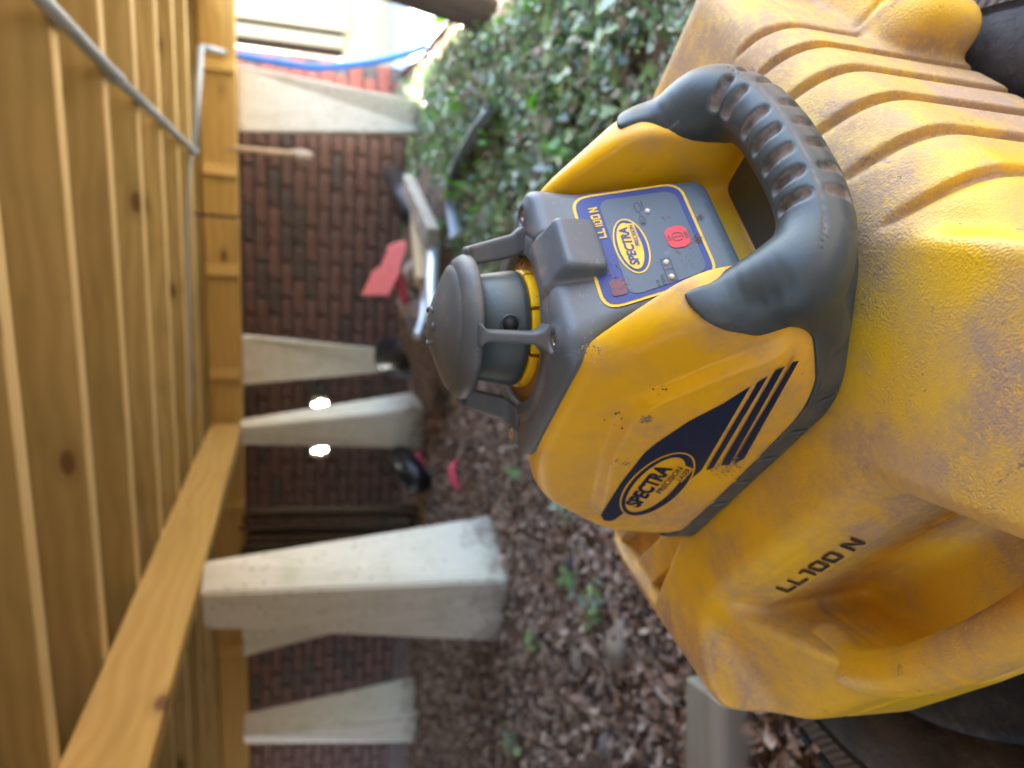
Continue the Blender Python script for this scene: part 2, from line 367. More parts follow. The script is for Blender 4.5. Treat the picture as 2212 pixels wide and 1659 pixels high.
M['mud'] = plain('dried_mud', (.30, .215, .155), .95, .35, 500)
M['dkmud'] = plain('dark_soil', (.07, .05, .04), .95, .35, 500)
M['led'] = plain('led_clear', (.75, .73, .68), .15, .05)

# ------------------------------------------------------------------ ground
def gz(x, y):
    near = .075*max(0, min(1, 1-(y-.75)/.9)) if y > -1 else .075
    bank = .16*max(0, min(1, (x-.45)/1.1))*max(0, 1-abs(y-1.9)/2.2)
    n_ = mnoise.noise(Vector((x*1.7, y*1.7, 3.1)))*.02+mnoise.noise(Vector((x*7, y*7, 1.2)))*.009+mnoise.noise(Vector((x*25, y*25, 4)))*.004
    w = 1 if (y < 7 and abs(x) < 6) else .3
    return near+bank+n_*w
def axis(segs):
    out = []
    for a, b, n in segs: out += [a+(b-a)*i/n for i in range(n)]
    return out+[segs[-1][1]]
gx = axis([(-60, -6, 10), (-6, -2.6, 26), (-2.6, 2.6, 150), (2.6, 8, 30), (8, 60, 10)]); gy = axis([(-60, -3, 10), (-3, .2, 20), (.2, 5.2, 150), (5.2, 12, 24), (12, 60, 10)])
v = [(x, y, gz(x, y)) for y in gy for x in gx]; nx = len(gx); f = [(j*nx+i, j*nx+i+1, (j+1)*nx+i+1, (j+1)*nx+i) for j in range(len(gy)-1) for i in range(nx-1)]
def ground_mat():
    n = N('soil'); co = n.obj(); a = n.noise(co, 9, 4, .7); b = n.noise(co, 60, 3, .7); d = n.vor(co, 38, 'F1', 'Color')
    sx = n.n.new('ShaderNodeSeparateColor'); n.l.new(d, sx.inputs[0])
    c = n.mix(n.ramp(a, [(.3, 0.), (.7, 1.)]), (.15, .10, .072), (.29, .205, .15))
    c = n.mix(n.ramp(sx.outputs[0], [(.6, 0.), (.8, .7)]), c, (.30, .20, .14)); c = n.mix(n.ramp(sx.outputs[1], [(.7, 0.), (.9, .6)]), c, (.035, .025, .02))
    return n.done(c, .95, n.bump(b, .9, .02), Specular_IOR_Level=.2)
M['soil'] = ground_mat()
tag(mk_obj('ground', mesh('ground', v, f, True), None, M['soil']), 'dark leafy soil under and around the deck', None, None, 'structure')

# ------------------------------------------------------------------ the deck overhead (p across, q away from the camera)
PA = Vector((.957, -.29, 0)); QA = Vector((.29, .957, 0)); YAW = math.atan2(-.29, .957)
def pq(p, q, z=0): return PA*p+QA*q+Vector((0, 0, z))
ZJ = 1.19; PR = .75; PL = -5.2
deck = tag(empty('timber_deck', pq(-1.4, 2.4, ZJ)), 'new yellow pine deck frame of joists overhead with boards laid across', 'deck')
DO = deck.location.copy()
for i in range(-5, 9):
    q = .898+.4*i+.025
    if q > 4.0: break
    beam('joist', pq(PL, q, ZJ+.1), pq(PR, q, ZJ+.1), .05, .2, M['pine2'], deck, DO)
for (a, b) in ((PL, -1.62), (-1.60, -.35), (-.33, PR)):
    beam('far_beam', pq(a, 4.20, 1.105), pq(b, 4.20, 1.105), .09, .17, M['pine'], deck, DO)
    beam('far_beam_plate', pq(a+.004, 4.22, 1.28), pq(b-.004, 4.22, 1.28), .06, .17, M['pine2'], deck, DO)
for p in (-3.0, -2.45, -2.0, -1.2, -.62, -.1, .4):
    beam('beam_block', pq(p, 4.145, 1.02), pq(p, 4.145, 1.188), .06, .022, M['pine'], deck, DO)
g0 = Vector((-.77-.19*2.4, 1.64-.98*2.4, 1.105)); g1 = Vector((-.255, 4.36, 1.105))
beam('girder', g0, g1, .062, .168, M['pine'], deck, DO)
beam('rim_joist', pq(PR+.027, -1.55, ZJ+.1), pq(PR+.027, 4.2, ZJ+.1), .05, .2, M['pine'], deck, DO)
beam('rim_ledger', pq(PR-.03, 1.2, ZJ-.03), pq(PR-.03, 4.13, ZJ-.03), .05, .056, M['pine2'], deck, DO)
me = None
nb = int((PR+.06-PL)/.146)
for i in range(nb):
    p = PR+.05-.073-.146*i
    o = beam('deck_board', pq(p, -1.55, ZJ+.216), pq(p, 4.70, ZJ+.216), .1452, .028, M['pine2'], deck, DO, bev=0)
    if me is None: me = o.data
    else: bpy.data.meshes.remove(o.data) if False else None

# sunlit paving beyond the deck's right edge, plus unseen board fences added to block sky light
M['paving'] = plain('pale_paving', (.56, .57, .57), .85, .15, 6)
V_ = [tuple(pq(p, q, max(gz(*pq(p, q)[:2]), 0)*(1 if p < .9 else 0)+.03+.02*min(1, (p-.62)/.5))) for q in [-6+.5*i for i in range(38)] for p in (.62, .9, 1.4, 2.4, 4, 9)]
tag(mk_obj('paving', mesh('paving', V_, [(j*6+i, j*6+i+1, j*6+i+7, j*6+i+6) for j in range(37) for i in range(5)], True), None, M['paving']), 'pale sunlit paving beyond the deck', None, None, 'structure')
fen = tag(empty('light_block_fence', (-2, -2.4, 0)), 'unseen timber fence added behind the camera to block sky light', 'fence')
for i in range(70):
    o = box('board', .148, .02, 1.5, M['fence'], fen, (-5.4+.15*i, 0, .75), bev=0) if i == 0 else mk_obj('board', o.data, fen); o.location = (-5.4+.15*i, .004*(i % 2), .75)
for z in (.3, 1.2): box('rail', 9.7, .05, .08, M['fence'], fen, (-.7, -.04, z), bev=0)
fen2 = tag(empty('light_block_fence', (-5.2, 1.2, 0)), 'unseen timber fence added along the far left to block light', 'fence')  # added out of view to cut light from the left
for i in range(46):
    k_ = mk_obj('board', o.data, fen2); k_.location = (.004*(i % 2), -3.4+.15*i, .75); k_.rotation_euler = (0, 0, R(90))

# ------------------------------------------------------------------ pale piers that carry the deck
def pier(name, bot, top, label, mat='pale', bev=.008):
    c = sum((Vector(p) for p in bot), Vector())/4; r = tag(empty(name, c), label, 'post', 'pale piers under the deck')
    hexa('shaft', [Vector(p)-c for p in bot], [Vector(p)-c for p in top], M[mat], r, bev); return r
def corner_pier(L, Mi, Rr, zb, Lt, Mt, Rt, yt, dep, label, ztop=1.02):
    b = [on_z(*Mi, zb), on_z(*Rr, zb), None, on_z(*L, zb)]; b[2] = b[1]+b[3]-b[0]
    t = [on_y(*Mt, yt-dep*.5), on_y(*Rt, yt), None, on_y(*Lt, yt)]
    for i in (0, 1, 3): t[i].z = ztop
    t[2] = t[1]+t[3]-t[0]; b = [Vector((p.x, p.y, p.z-.03)) for p in b]
    return pier('tapered_pier', b, t, label)
corner_pier((1080, 1390), (1105, 1255), (1060, 1110), gz(-.6, 2.4), (440, 1360), (440, 1283), (440, 1210), 2.5, .16, 'large pale spotted pier, flared at its foot, under the long yellow girder')
def post_y(y, top, bot, ztop, zbot, label, dep=.14, mid=.45, mat='pale', name='tapered_pier'):
    """pier standing at distance y; top and bottom give its two picture edges"""
    a = on_y(top[0], top[1], y); b = on_y(top[0], top[2], y); c_ = on_y(bot[0], bot[1], y); d = on_y(bot[0], bot[2], y)
    def four(r, l, z, dp):
        mx = r.x+(l.x-r.x)*mid; return [Vector((mx, y-dp/2, z)), Vector((r.x, y+dp*.1, z)), Vector((r.x+l.x-mx, y+dp*.7, z)), Vector((l.x, y+dp*.1, z))]
    return pier(name, four(c_, d, zbot, dep*1.6), four(a, b, ztop, dep), label, mat)
post_y(4.25, (530, 905, 962), (910, 840, 972), 1.02, -.03, 'pale pier where the girder meets the far beam, wider at its foot', mid=.3)
post_y(4.40, (545, 722, 832), (850, 757, 800), 1.02, .1, 'pale pier narrowing downward before the brick wall, beside a black pipe', mid=.06)
post_y(4.55, (550, 1540, 1607), (885, 1463, 1612), 1.02, -.03, 'grey-white pier with dark shaded side near the dark end of the brick wall', mid=.5)
post_y(4.45, (548, 1345, 1420), (790, 1300, 1345), 1.02, .2, 'pale pier mostly hidden behind the large spotted pier', mid=.1)
post_y(4.05, (508, 137, 283), (895, 228, 282), 1.02, -.02, 'broad sunlit cream pier with a slanted edge beside the ivy', mid=.08, dep=.10)

# ------------------------------------------------------------------ brick wall behind
QW = 4.78; cz = .0745; bl = .225
wall = tag(empty('brick_wall', pq(-1.2, QW, 0)), 'old red brick house wall in shade behind the piers', 'wall'); WO = wall.location.copy(); wall.rotation_euler = (0, 0, YAW)
mo = mk_obj('mortar', from_bm('mortar', box_bm(6.2, .10, 1.7, 0)), wall, M['mortar']); mo.location = (-1.48, .062, .70)
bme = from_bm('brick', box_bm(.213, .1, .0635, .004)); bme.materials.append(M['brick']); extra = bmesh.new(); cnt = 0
for r_ in range(20):
    for k in range(-20, 16):
        lx = k*bl+(bl/2 if r_ % 2 else 0); z = .035+cz*r_+.0
        if lx > 1.5 or lx < -4.5: continue
        wp = pq(-1.2+lx, QW, 0)
        vis = (r_ >= 0 and z < 1.06 and -2.75 < wp.x < 1.75)
        jz = random.uniform(-.0015, .0015); jy = random.uniform(-.004, .003)
        if vis and cnt < 300:
            o = mk_obj('brick', bme, wall); o.location = (lx+random.uniform(-.002, .002), .05+jy-.043, z+jz); cnt += 1
        else:
            bm2 = box_bm(.213, .1, .0635, .004, c=(lx, .05+jy-.043, z+jz)); t_ = bpy.data.meshes.new('t'); bm2.to_mesh(t_); bm2.free(); extra.from_mesh(t_); bpy.data.meshes.remove(t_)
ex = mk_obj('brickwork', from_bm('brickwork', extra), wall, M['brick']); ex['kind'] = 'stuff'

# dark upright boards leaning between two piers
bd = tag(empty('board_stack', on_y(700, 1140, 4.5)), 'dark brown upright boards leaning against the brick wall', 'boards'); bo = bd.location.copy(); bo.z = 0; bd.location = bo
for i, yy in enumerate((1098, 1116, 1134, 1152, 1170, 1188)):
    a = on_y(880, yy-8*0, 4.42); b = on_y(545, yy+6-4*(i % 2), 4.56); a.z = gz(a.x, a.y)-.01; b.z = 1.0+.02*(i % 3)
    beam('board', a, b, .105, .022, M['dkboard'] if i % 2 else M['oldwood'], bd, bo, roll=R(90+random.uniform(-8, 8)))

# lit vent behind a pier: daylight from the far side
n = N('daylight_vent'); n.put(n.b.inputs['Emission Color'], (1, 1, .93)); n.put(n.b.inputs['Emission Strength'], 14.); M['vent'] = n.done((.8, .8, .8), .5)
for (yy, lb) in ((872, 'small bright daylight opening right of the far pier'), (972, 'small bright daylight opening left of the far pier')):
    p = on_y(690, yy, 4.16 if False else 4.62); r_ = tag(empty('wall_vent', p), lb, 'vent')
    
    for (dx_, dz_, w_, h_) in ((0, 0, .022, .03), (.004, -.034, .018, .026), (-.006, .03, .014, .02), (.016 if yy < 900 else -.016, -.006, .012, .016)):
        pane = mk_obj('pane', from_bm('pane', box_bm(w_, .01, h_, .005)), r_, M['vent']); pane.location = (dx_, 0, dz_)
    fr = mk_obj('frame', from_bm('frame', box_bm(.09, .012, .11, .003)), r_, M['oldwood']); fr.location = (0, .012, 0)

# ------------------------------------------------------------------ right-hand side: sunlit things beyond the deck
sb = tag(empty('cladding', on_z(880, 20, 0)), 'sunlit cream upright cladding boards beyond the deck', 'cladding'); s0 = sb.location.copy(); s0.y = 5.3; s0.z = 0; sb.location = s0
M['cream'] = plain('cream_paint', (.52, .45, .28), .6, .05)
for (xa, ya, yb, z0_, z1_) in ((840, -260, -150, .35, 1.9), (840, -138, -6, .34, 1.9), (842, 10, 84, .36, 1.9), (860, 98, 122, .4, 1.9)):
    a = on_y(xa, ya, 5.3); b = on_y(xa, yb, 5.3); w_ = abs(a.x-b.x)
    o = box('board', w_, .03, z1_-z0_, M['cream'], sb, ((a.x+b.x)/2-s0.x, 0, (z0_+z1_)/2), bev=.006)
a = on_y(850, -300, 5.36); b = on_y(850, 140, 5.36); box('backing', abs(a.x-b.x), .02, 1.7, M['oldwood'], sb, ((a.x+b.x)/2-s0.x, .05, 1.22), bev=0)
a = on_y(860, -300, 5.36); b = on_y(860, 150, 5.36); box('base_rail', abs(a.x-b.x), .05, .4, M['cream'], sb, ((a.x+b.x)/2-s0.x, .06, .2))
lw = tag(empty('low_brick_wall', (0, 5.0, 0)), 'sunlit orange brick wall beside the cream pier', 'wall')
a = on_y(700, 128, 5.0); b = on_y(700, 260, 5.0); lw.location = ((a.x+b.x)/2, 5.0, 0); wl = abs(a.x-b.x)
mo = mk_obj('mortar', from_bm('mortar', box_bm(wl+.02, .08, 1.5, 0)), lw, M['mortar']); mo.location = (0, .055, .75)
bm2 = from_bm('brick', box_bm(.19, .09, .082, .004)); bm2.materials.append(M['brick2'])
for r_ in range(15):
    for k in range(-3, 4):
        lx = k*.2+(.1 if r_ % 2 else 0)
        if abs(lx) < wl/2-.08: o = mk_obj('brick', bm2, lw); o.location = (lx, .05-.043+random.uniform(-.003, .003), .05+.095*r_)

# timber prop with a white foot at the right
pr = tag(empty('timber_prop', on_z(1110, 30, .1)), 'dark slanting timber prop with a white painted foot above the ivy', 'prop'); po = pr.location.copy()
a = on_y(1085, 34, 2.35); b = on_y(700, -95, 2.6); beam('shaft', a, b, .11, .13, M['oldwood'], pr, po)
a2 = on_y(1090, 38, 2.33); dd = (a-b).normalized(); beam('white_foot', a2-dd*.005, a2+dd*.10, .13, .15, M['pale'], pr, po)

# timber lying on the litter beside the tyre
a = on_z(1530, 1490, .10); b = on_z(1530, 2300, .10); st = tag(empty('timber_offcut', (a.x, a.y, .05)), 'weathered grey square timber lying on the litter beside the tyre', 'timber')
beam('body', (a.x, a.y, .075), (b.x, b.y, .075), .12, .065, M['greywood'], st, st.location, .004)

# ------------------------------------------------------------------ conduit, hose, rope under the joists
M['pvc'] = plain('grey_conduit', (.34, .42, .48), .35, .08); M['hose'] = plain('blue_hose', (.03, .16, .55), .4, .1)
cd = tag(empty('grey_conduit', on_y(420, 330, 3.0)), 'grey pipe clipped under the joists with a square bend', 'pipe'); co_ = cd.location.copy()
def seg(name, pts, r, mat, par, off, n=12): return mk_obj(name, tube_me(name, [Vector(p)-off for p in pts], r, n), par, mat)
def on_h(x, y, z): return on_z(x, y, z)
A = on_h(92, 0, ZJ-.012); A0 = A+(A-on_h(250, 165, ZJ-.012))*1.0; B = on_h(250, 165, ZJ-.012); Cc = on_h(420, 328, ZJ-.012)
if Cc.y > 3.6: Cc = on_y(420, 328, 3.5)
seg('pipe_run', [A0, A, B], .0155, M['pvc'], cd, co_); seg('pipe_run', [B, Cc], .0145, M['pvc'], cd, co_)
d_ = (Cc-B).normalized(); seg('coupling', [B-d_*.025, B+d_*.025], .019, M['pvc'], cd, co_)
E_ = on_y(433, 100, Cc.y+.02); F_ = on_y(505, 118, 3.95); seg('pipe_run', [Cc, E_], .0155, M['pvc'], cd, co_); seg('elbow', [Cc-d_*.012, Cc, Cc+(E_-Cc).normalized()*.012], .018, M['pvc'], cd, co_)
seg('pipe_run', [E_, F_], .0145, M['pvc'], cd, co_)
seg('branch_cable', spline([Cc, on_y(412, 350, 3.5), on_y(404, 470, 3.55), on_y(408, 640, 3.62), on_y(412, 900, 3.7)], 5), .006, M['pvc'], cd, co_)
for t_ in (.02, .32, .62, .9):
    p = B+(Cc-B)*t_; x = box('clip', .035, .012, .03, M['steel'], cd, p-co_+Vector((0, 0, .008)), rz=math.atan2(d_.y, d_.x)+1.57, bev=.002)
hs = tag(empty('blue_hose', F_), 'blue hose sagging from the pipe end towards the sunlit boards', 'hose')
seg('tube', spline([F_, on_y(590, 133, 4.0), on_y(690, 146, 4.0), on_y(800, 135, 3.95), on_y(880, 115, 3.9), on_y(948, 88, 3.85)], 6), .019, M['hose'], hs, F_)
M['rope'] = plain('hemp_rope', (.45, .33, .22), .95, .35, 300)
rp = tag(empty('hanging_rope', on_y(455, 318, 4.0)), 'frayed brown rope end hanging from the far beam', 'rope'); ro = rp.location.copy()
seg('cord', spline([on_y(455, 318, 4.0), on_y(520, 322, 3.98), on_y(580, 328, 3.98), on_y(640, 333, 3.98)], 5), [.017]*15+[.02], M['rope'], rp, ro, 8)
bm = bmesh.new(); bmesh.ops.create_icosphere(bm, subdivisions=3, radius=.03)
for v_ in bm.verts: v_.co *= 1+.7*mnoise.noise(v_.co*60); v_.co.z *= 1.5
k_ = mk_obj('frayed_knot', from_bm('frayed_knot', bm, True), rp, plain('frayed_hemp', (.6, .5, .42), .95, .3, 200)); k_.location = on_y(652, 334, 3.98)-ro

# ------------------------------------------------------------------ debris by the wall
M['redpl'] = plain('red_plastic', (.80, .17, .16), .45, .08); M['blackpl'] = plain('black_plastic', (.015, .016, .02), .35, .15); M['silver'] = plain('grey_metal', (.45, .48, .52), .35, .12, 20, Metallic=.6)
def c2r(cx, cy): return ((900+cx/1.659)/1.8517, (600+cy/1.659)/1.8517)
def slab(name, pts, d, th, mat, par, off, tilt=0):
    P = [on_y(*p, d) for p in pts]; z0_ = min(p.z for p in P); P = [p+Vector((0, (p.z-z0_)*tilt, 0))-off for p in P]
    bm = bmesh.new(); a = [bm.verts.new(p) for p in P]; b = [bm.verts.new(p+Vector((0, th, 0))) for p in P]; L = len(P)
    bm.faces.new(a); bm.faces.new(b[::-1])
    for i in range(L): bm.faces.new((a[i], b[i], b[(i+1) % L], a[(i+1) % L]))
    bmesh.ops.bevel(bm, geom=bm.edges[:], offset=min(.004, th*.3), segments=1, affect='EDGES'); bmesh.ops.triangulate(bm, faces=[f_ for f_ in bm.faces if len(f_.verts) > 4])
    return mk_obj(name, from_bm(name, bm), par, mat)
rs = tag(empty('red_scoop', on_y(880, 600, 3.3)), 'flat pinkish red plastic scoop propped up on the rubble by the wall', 'scoop'); q_ = rs.location.copy()
slab('blade', [c2r(*p) for p in [(912, 955), (985, 800), (1045, 760), (1090, 655), (1072, 640), (1135, 608), (1200, 600), (1205, 640), (1160, 760), (1165, 810), (1090, 962)]], 3.3, .012, M['redpl'], rs, q_, .25)
slab('back_flap', [c2r(*p) for p in [(1130, 860), (1172, 800), (1215, 930), (1220, 1025), (1165, 1010)]], 3.36, .02, plain('dark_red_plastic', (.30, .02, .03), .4, .1), rs, q_)
def plank(name, a, b, w, h, mat, label, cat='plank'):
    r = tag(empty(name, (Vector(a)+Vector(b))/2), label, cat, 'debris heaped by the wall'); beam('body', a, b, w, h, mat, r, r.location); return r
plank('white_plank', on_y(880, 395, 3.5), on_y(935, 515, 3.0), .09, .05, M['pale'], 'whitish plank end on the debris heap by the ivy')
plank('tan_plank', on_y(905, 480, 3.35), on_y(918, 612, 3.05), .06, .08, M['tanwood'], 'short tan timber offcut beside the red scoop')
plank('grey_plank', on_y(895, 410, 3.8), on_y(905, 560, 3.4), .03, .06, M['greywood'], 'thin grey timber strip at the edge of the debris heap')
def tube_thing(name, pts, r, mat, label, cat, n=14):
    o = tag(empty(name, Vector(pts[0])), label, cat, 'debris heaped by the wall'); seg('tube', pts, r, mat, o, o.location, n); return o
tube_thing('metal_tube', spline([on_y(938, 520, 3.1), on_y(932, 620, 2.9), on_y(935, 720, 2.75)], 4), .03, M['silver'], 'grey metal tube lying behind the instrument dome', 'tube')
tube_thing('metal_tube', spline([on_y(918, 610, 3.15), on_y(915, 680, 3.0), on_y(900, 730, 2.95)], 4), .02, M['silver'], 'thin bent grey tube beside the red scoop', 'tube')
tube_thing('black_pipe', [on_y(845, 770, 4.1), on_y(905, 770, 3.9), on_y(912, 770, 3.9)], .12, M['blackpl'], 'thick black plastic pipe standing by the narrowing pier', 'pipe', 20)
tube_thing('black_pipe', [on_y(865, 985, 4.3), on_y(905, 1040, 3.9)], .07, M['blackpl'], 'short black pipe lying behind the girder pier', 'pipe')
tube_thing('black_pipe', [on_y(850, 380, 4.1), on_y(890, 470, 3.7)], .06, M['blackpl'], 'black pipe in the dark corner below the rope', 'pipe')

def rock_me(name, seed, sub=3, sq=(1, 1, .7), amp=.28):
    bm = bmesh.new(); bmesh.ops.create_icosphere(bm, subdivisions=sub, radius=1)
    for v_ in bm.verts:
        d = 1+amp*1.5*mnoise.noise(v_.co*1.1+Vector((seed*7.1, seed, 3)))+amp*.6*mnoise.noise(v_.co*4+Vector((seed, 2, 1))); v_.co = Vector((v_.co.x*sq[0]*d, v_.co.y*sq[1]*d, v_.co.z*sq[2]*d))
    return from_bm(name, bm, True)
M['stone'] = plain('tan_stone', (.24, .185, .135), .9, .35, 40); M['stone2'] = plain('grey_stone', (.17, .15, .14), .9, .3, 40); M['slate'] = plain('blue_slate', (.085, .088, .10), .8, .25, 30); M['rubble'] = plain('pale_rubble', (.32, .25, .21), .9, .2, 20)
RM = [rock_me('stone', i, 3) for i in range(5)]
def rock(px, py, size, mat, label, dz=0, sq=1.0):
    p = on_z(px, py, .0); p = on_z(px, py, gz(p.x, p.y)); o = mk_obj('stone', RM[random.randrange(5)].copy(), None); o.data.materials.append(M[mat])
    size *= .8; o.location = (p.x, p.y, gz(p.x, p.y)+size*.08+dz); o.scale = (size*sq, size*.9, size*.85); o.rotation_euler = (random.uniform(-.3, .3), random.uniform(-.3, .3), random.uniform(0, 6)); return tag(o, label, 'stone', 'stones lying in the leaf litter')
rock(1350, 1390, .075, 'stone', 'round tan boulder in the litter beside the yellow case')
rock(1245, 1215, .045, 'slate', 'dark blue-grey stone partly behind a yellowish stone'); rock(1268, 1195, .040, 'stone', 'yellowish stone against the dark slate stone')
rock(1215, 1365, .032, 'rubble', 'pale stone between the large pier and the tan boulder'); rock(1255, 1425, .042, 'stone', 'flat buff stone below the tan boulder')
rock(1175, 1460, .03, 'rubble', 'small pale stone in the litter by the large pier foot'); rock(1325, 1610, .05, 'stone2', 'grey stone half buried in the brown leaves'); rock(1200, 1290, .03, 'rubble', 'pinkish pebble near the green seedlings')
for i, (x, y, s_, m_) in enumerate([(890, 590, .07, 'rubble'), (897, 660, .08, 'rubble'), (905, 700, .06, 'stone2'), (880, 640, .05, 'rubble'), (915, 560, .05, 'stone')]):
    p = on_y(x, y, 3.45); o = mk_obj('rubble_lump', RM[i].copy()); o.data.materials.append(M[m_]); o.location = p; o.scale = (s_, s_, s_*.8); o.rotation_euler = (i, i*.7, 0); tag(o, ['pale rubble lump touching the underside of the red scoop', 'largest pale rubble lump beside the thin bent tube', 'grey rubble lump at the far end of the bent tube', 'small pale rubble lump half under the scoop flap', 'brownish rubble lump by the tan offcut'][i], 'rubble', 'rubble lumps below the red scoop')
# soil and brush heaped under the debris
hp = rock_me('soil_heap', 9, 4, (1, 1, .6), .35); o = mk_obj('soil_heap', hp, None, M['soil']); p = on_z(930, 590, .05); o.location = (p.x+.1, 3.55, .0); o.scale = (.70, .40, .30); tag(o, 'mound of dark soil and rubble under the planks and red scoop', 'mound')
# pink marker ribbons
M['pink'] = plain('pink_marker', (.75, .08, .14), .5, .1)
for (x, y, lb, s_) in ((985, 1028, 'pink marker strip stuck in the brown litter', 1.0), (912, 990, 'small pink marker at the pier foot', .6)):
    p = on_z(x, y, .02); o = mk_obj('marker_ribbon', tube_me('marker_ribbon', [(-.06*s_, -.03, .0), (-.02*s_, 0, .025), (.03*s_, .01, .03), (.07*s_, .03, .0)], [.014, .02, .02, .012], 8), None, M['pink']); o.location = (p.x, p.y, gz(p.x, p.y)+.01); tag(o, lb, 'marker')

# half-buried grey edging in the ivy
M['bluegrey'] = plain('blue_grey_plastic', (.36, .41, .45), .5, .2, 20)
ed = tag(empty('buried_sheet', on_y(1000, 440, 2.6)), 'curved blue-grey plastic sheet half buried in the ivy', 'sheet'); e0 = ed.location.copy(); V_ = []; F2 = []
edge = spline([on_z(1085, 250, .12), on_z(1050, 300, .11), on_z(1000, 380, .08), on_z(985, 440, .07), on_z(1000, 520, .06)], 5)
for i, p in enumerate(edge):
    h_ = .085+.01*math.sin(i*.3)
    for t_ in (0, .35, .7, 1): V_.append(p-e0+Vector((.05*t_, .03*t_*t_, h_*(1-t_*t_)-.03)))
    for t_ in (1, .7, .35, 0): V_.append(p-e0+Vector((.05*t_+.012, .03*t_*t_+.012, h_*(1-t_*t_)-.03)))
for i in range(len(edge)-1):
    for k in range(8): a = i*8+k; b = i*8+(k+1) % 8; F2.append((a, b, b+8, a+8))
mk_obj('sheet', mesh('sheet', V_, F2, True), ed, M['bluegrey'])

# ------------------------------------------------------------------ ivy, litter, seedlings
def leaf_field(name, pts, size, tilt, mats, label, shape='ivy', lift=.03):
    V_ = []; Fc = []; mi = []
    if shape == 'ivy': base = [(0, 0, 0), (.5, -.12, .04), (.42, .22, -.02), (.28, .38, .03), (.30, .62, -.03), (0, 1, .02), (-.30, .62, -.03), (-.28, .38, .03), (-.42, .22, -.02), (-.5, -.12, .04)]
    else: base = [(0, -.5, .06), (.22, -.2, -.03), (.26, .15, .03), (.1, .45, .14), (0, .6, .2), (-.12, .42, .16), (-.28, .1, .10), (-.2, -.25, .02)]
    for (x, y, z) in pts:
        s_ = size*min(1.7, random.lognormvariate(-.12, .38)); m_ = Matrix.Rotation(random.uniform(0, 6.28), 3, 'Z') @ Matrix.Rotation(random.gauss(0, tilt), 3, 'X') @ Matrix.Rotation(random.gauss(0, tilt), 3, 'Y')
        b0 = len(V_); cu = random.uniform(-.6, .9)
        for bx, by, bz in base: V_.append(Vector((x, y, z))+m_ @ Vector((bx*s_, (by-.3)*s_, (bz-.35*cu*bx*bx)*s_)))
        n_ = len(base)
        if shape == 'ivy':
            V_.append(Vector((x, y, z))+m_ @ Vector((0, .05*s_, -.05*s_))); c = len(V_)-1
        else: V_.append(Vector((x, y, z))+m_ @ Vector((0, 0, -.05*s_))); c = len(V_)-1
        k_ = random.choices(range(len(mats)), weights=[w for _, w in mats])[0]
        for i in range(n_): Fc.append((c, b0+i, b0+(i+1) % n_)); mi.append(k_)
    me_ = mesh(name, V_, Fc, True)
    for mt, _ in mats: me_.materials.append(mt)
    me_.polygons.foreach_set('material_index', mi); o = mk_obj(name, me_); return tag(o, label, None, None, 'stuff')
def leafm(name, col, rough=.26, tr=.25):
    n = N(name); v = n.noise(n.obj(), 30, 1); c = n.mix(v, tuple(x*.7 for x in col), tuple(x*1.25 for x in col))
    m_ = n.done(c, rough, None, Specular_IOR_Level=.7 if rough < .5 else .3); t = n.n.new('ShaderNodeBsdfTranslucent'); n.l.new(c, t.inputs[0]); mx = n.n.new('ShaderNodeMixShader'); mx.inputs[0].default_value = tr
    n.l.new(n.b.outputs[0], mx.inputs[1]); n.l.new(t.outputs[0], mx.inputs[2]); n.l.new(mx.outputs[0], n.n['Material Output'].inputs[0]); return m_
LG = [(leafm('ivy_dark', (.12, .21, .09)), 3), (leafm('ivy_mid', (.23, .37, .14)), 4), (leafm('ivy_pale', (.35, .47, .20)), 3), (leafm('ivy_blue', (.31, .41, .32), .22), 3), (leafm('dead_leaf', (.34, .25, .18), .7), 2.6)]
pts = []
while len(pts) < 32000:
    y = random.uniform(.95, 5.0); xl = .02+.13*y-(.10 if y < 2.4 else 0); x = xl+random.uniform(0, 1)**1.0*(2.5-xl)
    if PA.x*x+PA.y*y > .50+.12*mnoise.noise(Vector((x*3, y*3, 0))): continue
    e_ = (x-xl); dens = min(1, e_/.22)
    if mnoise.noise(Vector((x*2.3, y*2.3, 9))) < -.30 and random.random() < .6: continue
    if random.random() < dens: pts.append((x, y, gz(x, y)+random.uniform(.005, .075)*(.5+dens*.5)))
leaf_field('ivy', pts, .025, .5, LG, 'green ivy covering the ground right of the deck posts')
LB = [(leafm('litter_brown', (.30, .19, .135), .7, .1), 4), (leafm('litter_tan', (.47, .35, .26), .7, .1), 4), (leafm('litter_dark', (.07, .045, .035), .8, .05), 2), (leafm('litter_pink', (.53, .41, .33), .7, .1), 3)]
pts = []
while len(pts) < 36000:
    y = random.uniform(.75, 4.7)**1.0; x = random.uniform(-2.6*max(.35, y/4.6), .5+.1*y); pts.append((x, y, gz(x, y)+random.uniform(.002, .02)))
leaf_field('leaf_litter', pts, .024, .45, LB, 'brown leaf litter on the soil', 'litter')
def seedling(px, py, k, label):
    p = on_z(px, py, .02); o = leaf_field('seedling', [(p.x+random.gauss(0, .016), p.y+random.gauss(0, .02), gz(p.x, p.y)+random.uniform(.02, .06)) for _ in range(k)], .030, .5, LG[1:4], label); del o['kind']; return tag(o, label, 'plant', 'green seedlings in the leaf litter')
seedling(1240, 1250, 14, 'green seedling beside the dark slate stone'); seedling(1290, 1285, 16, 'green seedling close to the yellow case corner'); seedling(1290, 1330, 10, 'seedling just behind the tan boulder'); seedling(1120, 1020, 12, 'low green seedling by the pink marker'); seedling(1160, 1380, 8, 'small seedling at the large pier foot'); seedling(1110, 1590, 16, 'seedlings spread left of the large pier'); seedling(1225, 1110, 8, 'sprig under the instrument corner')
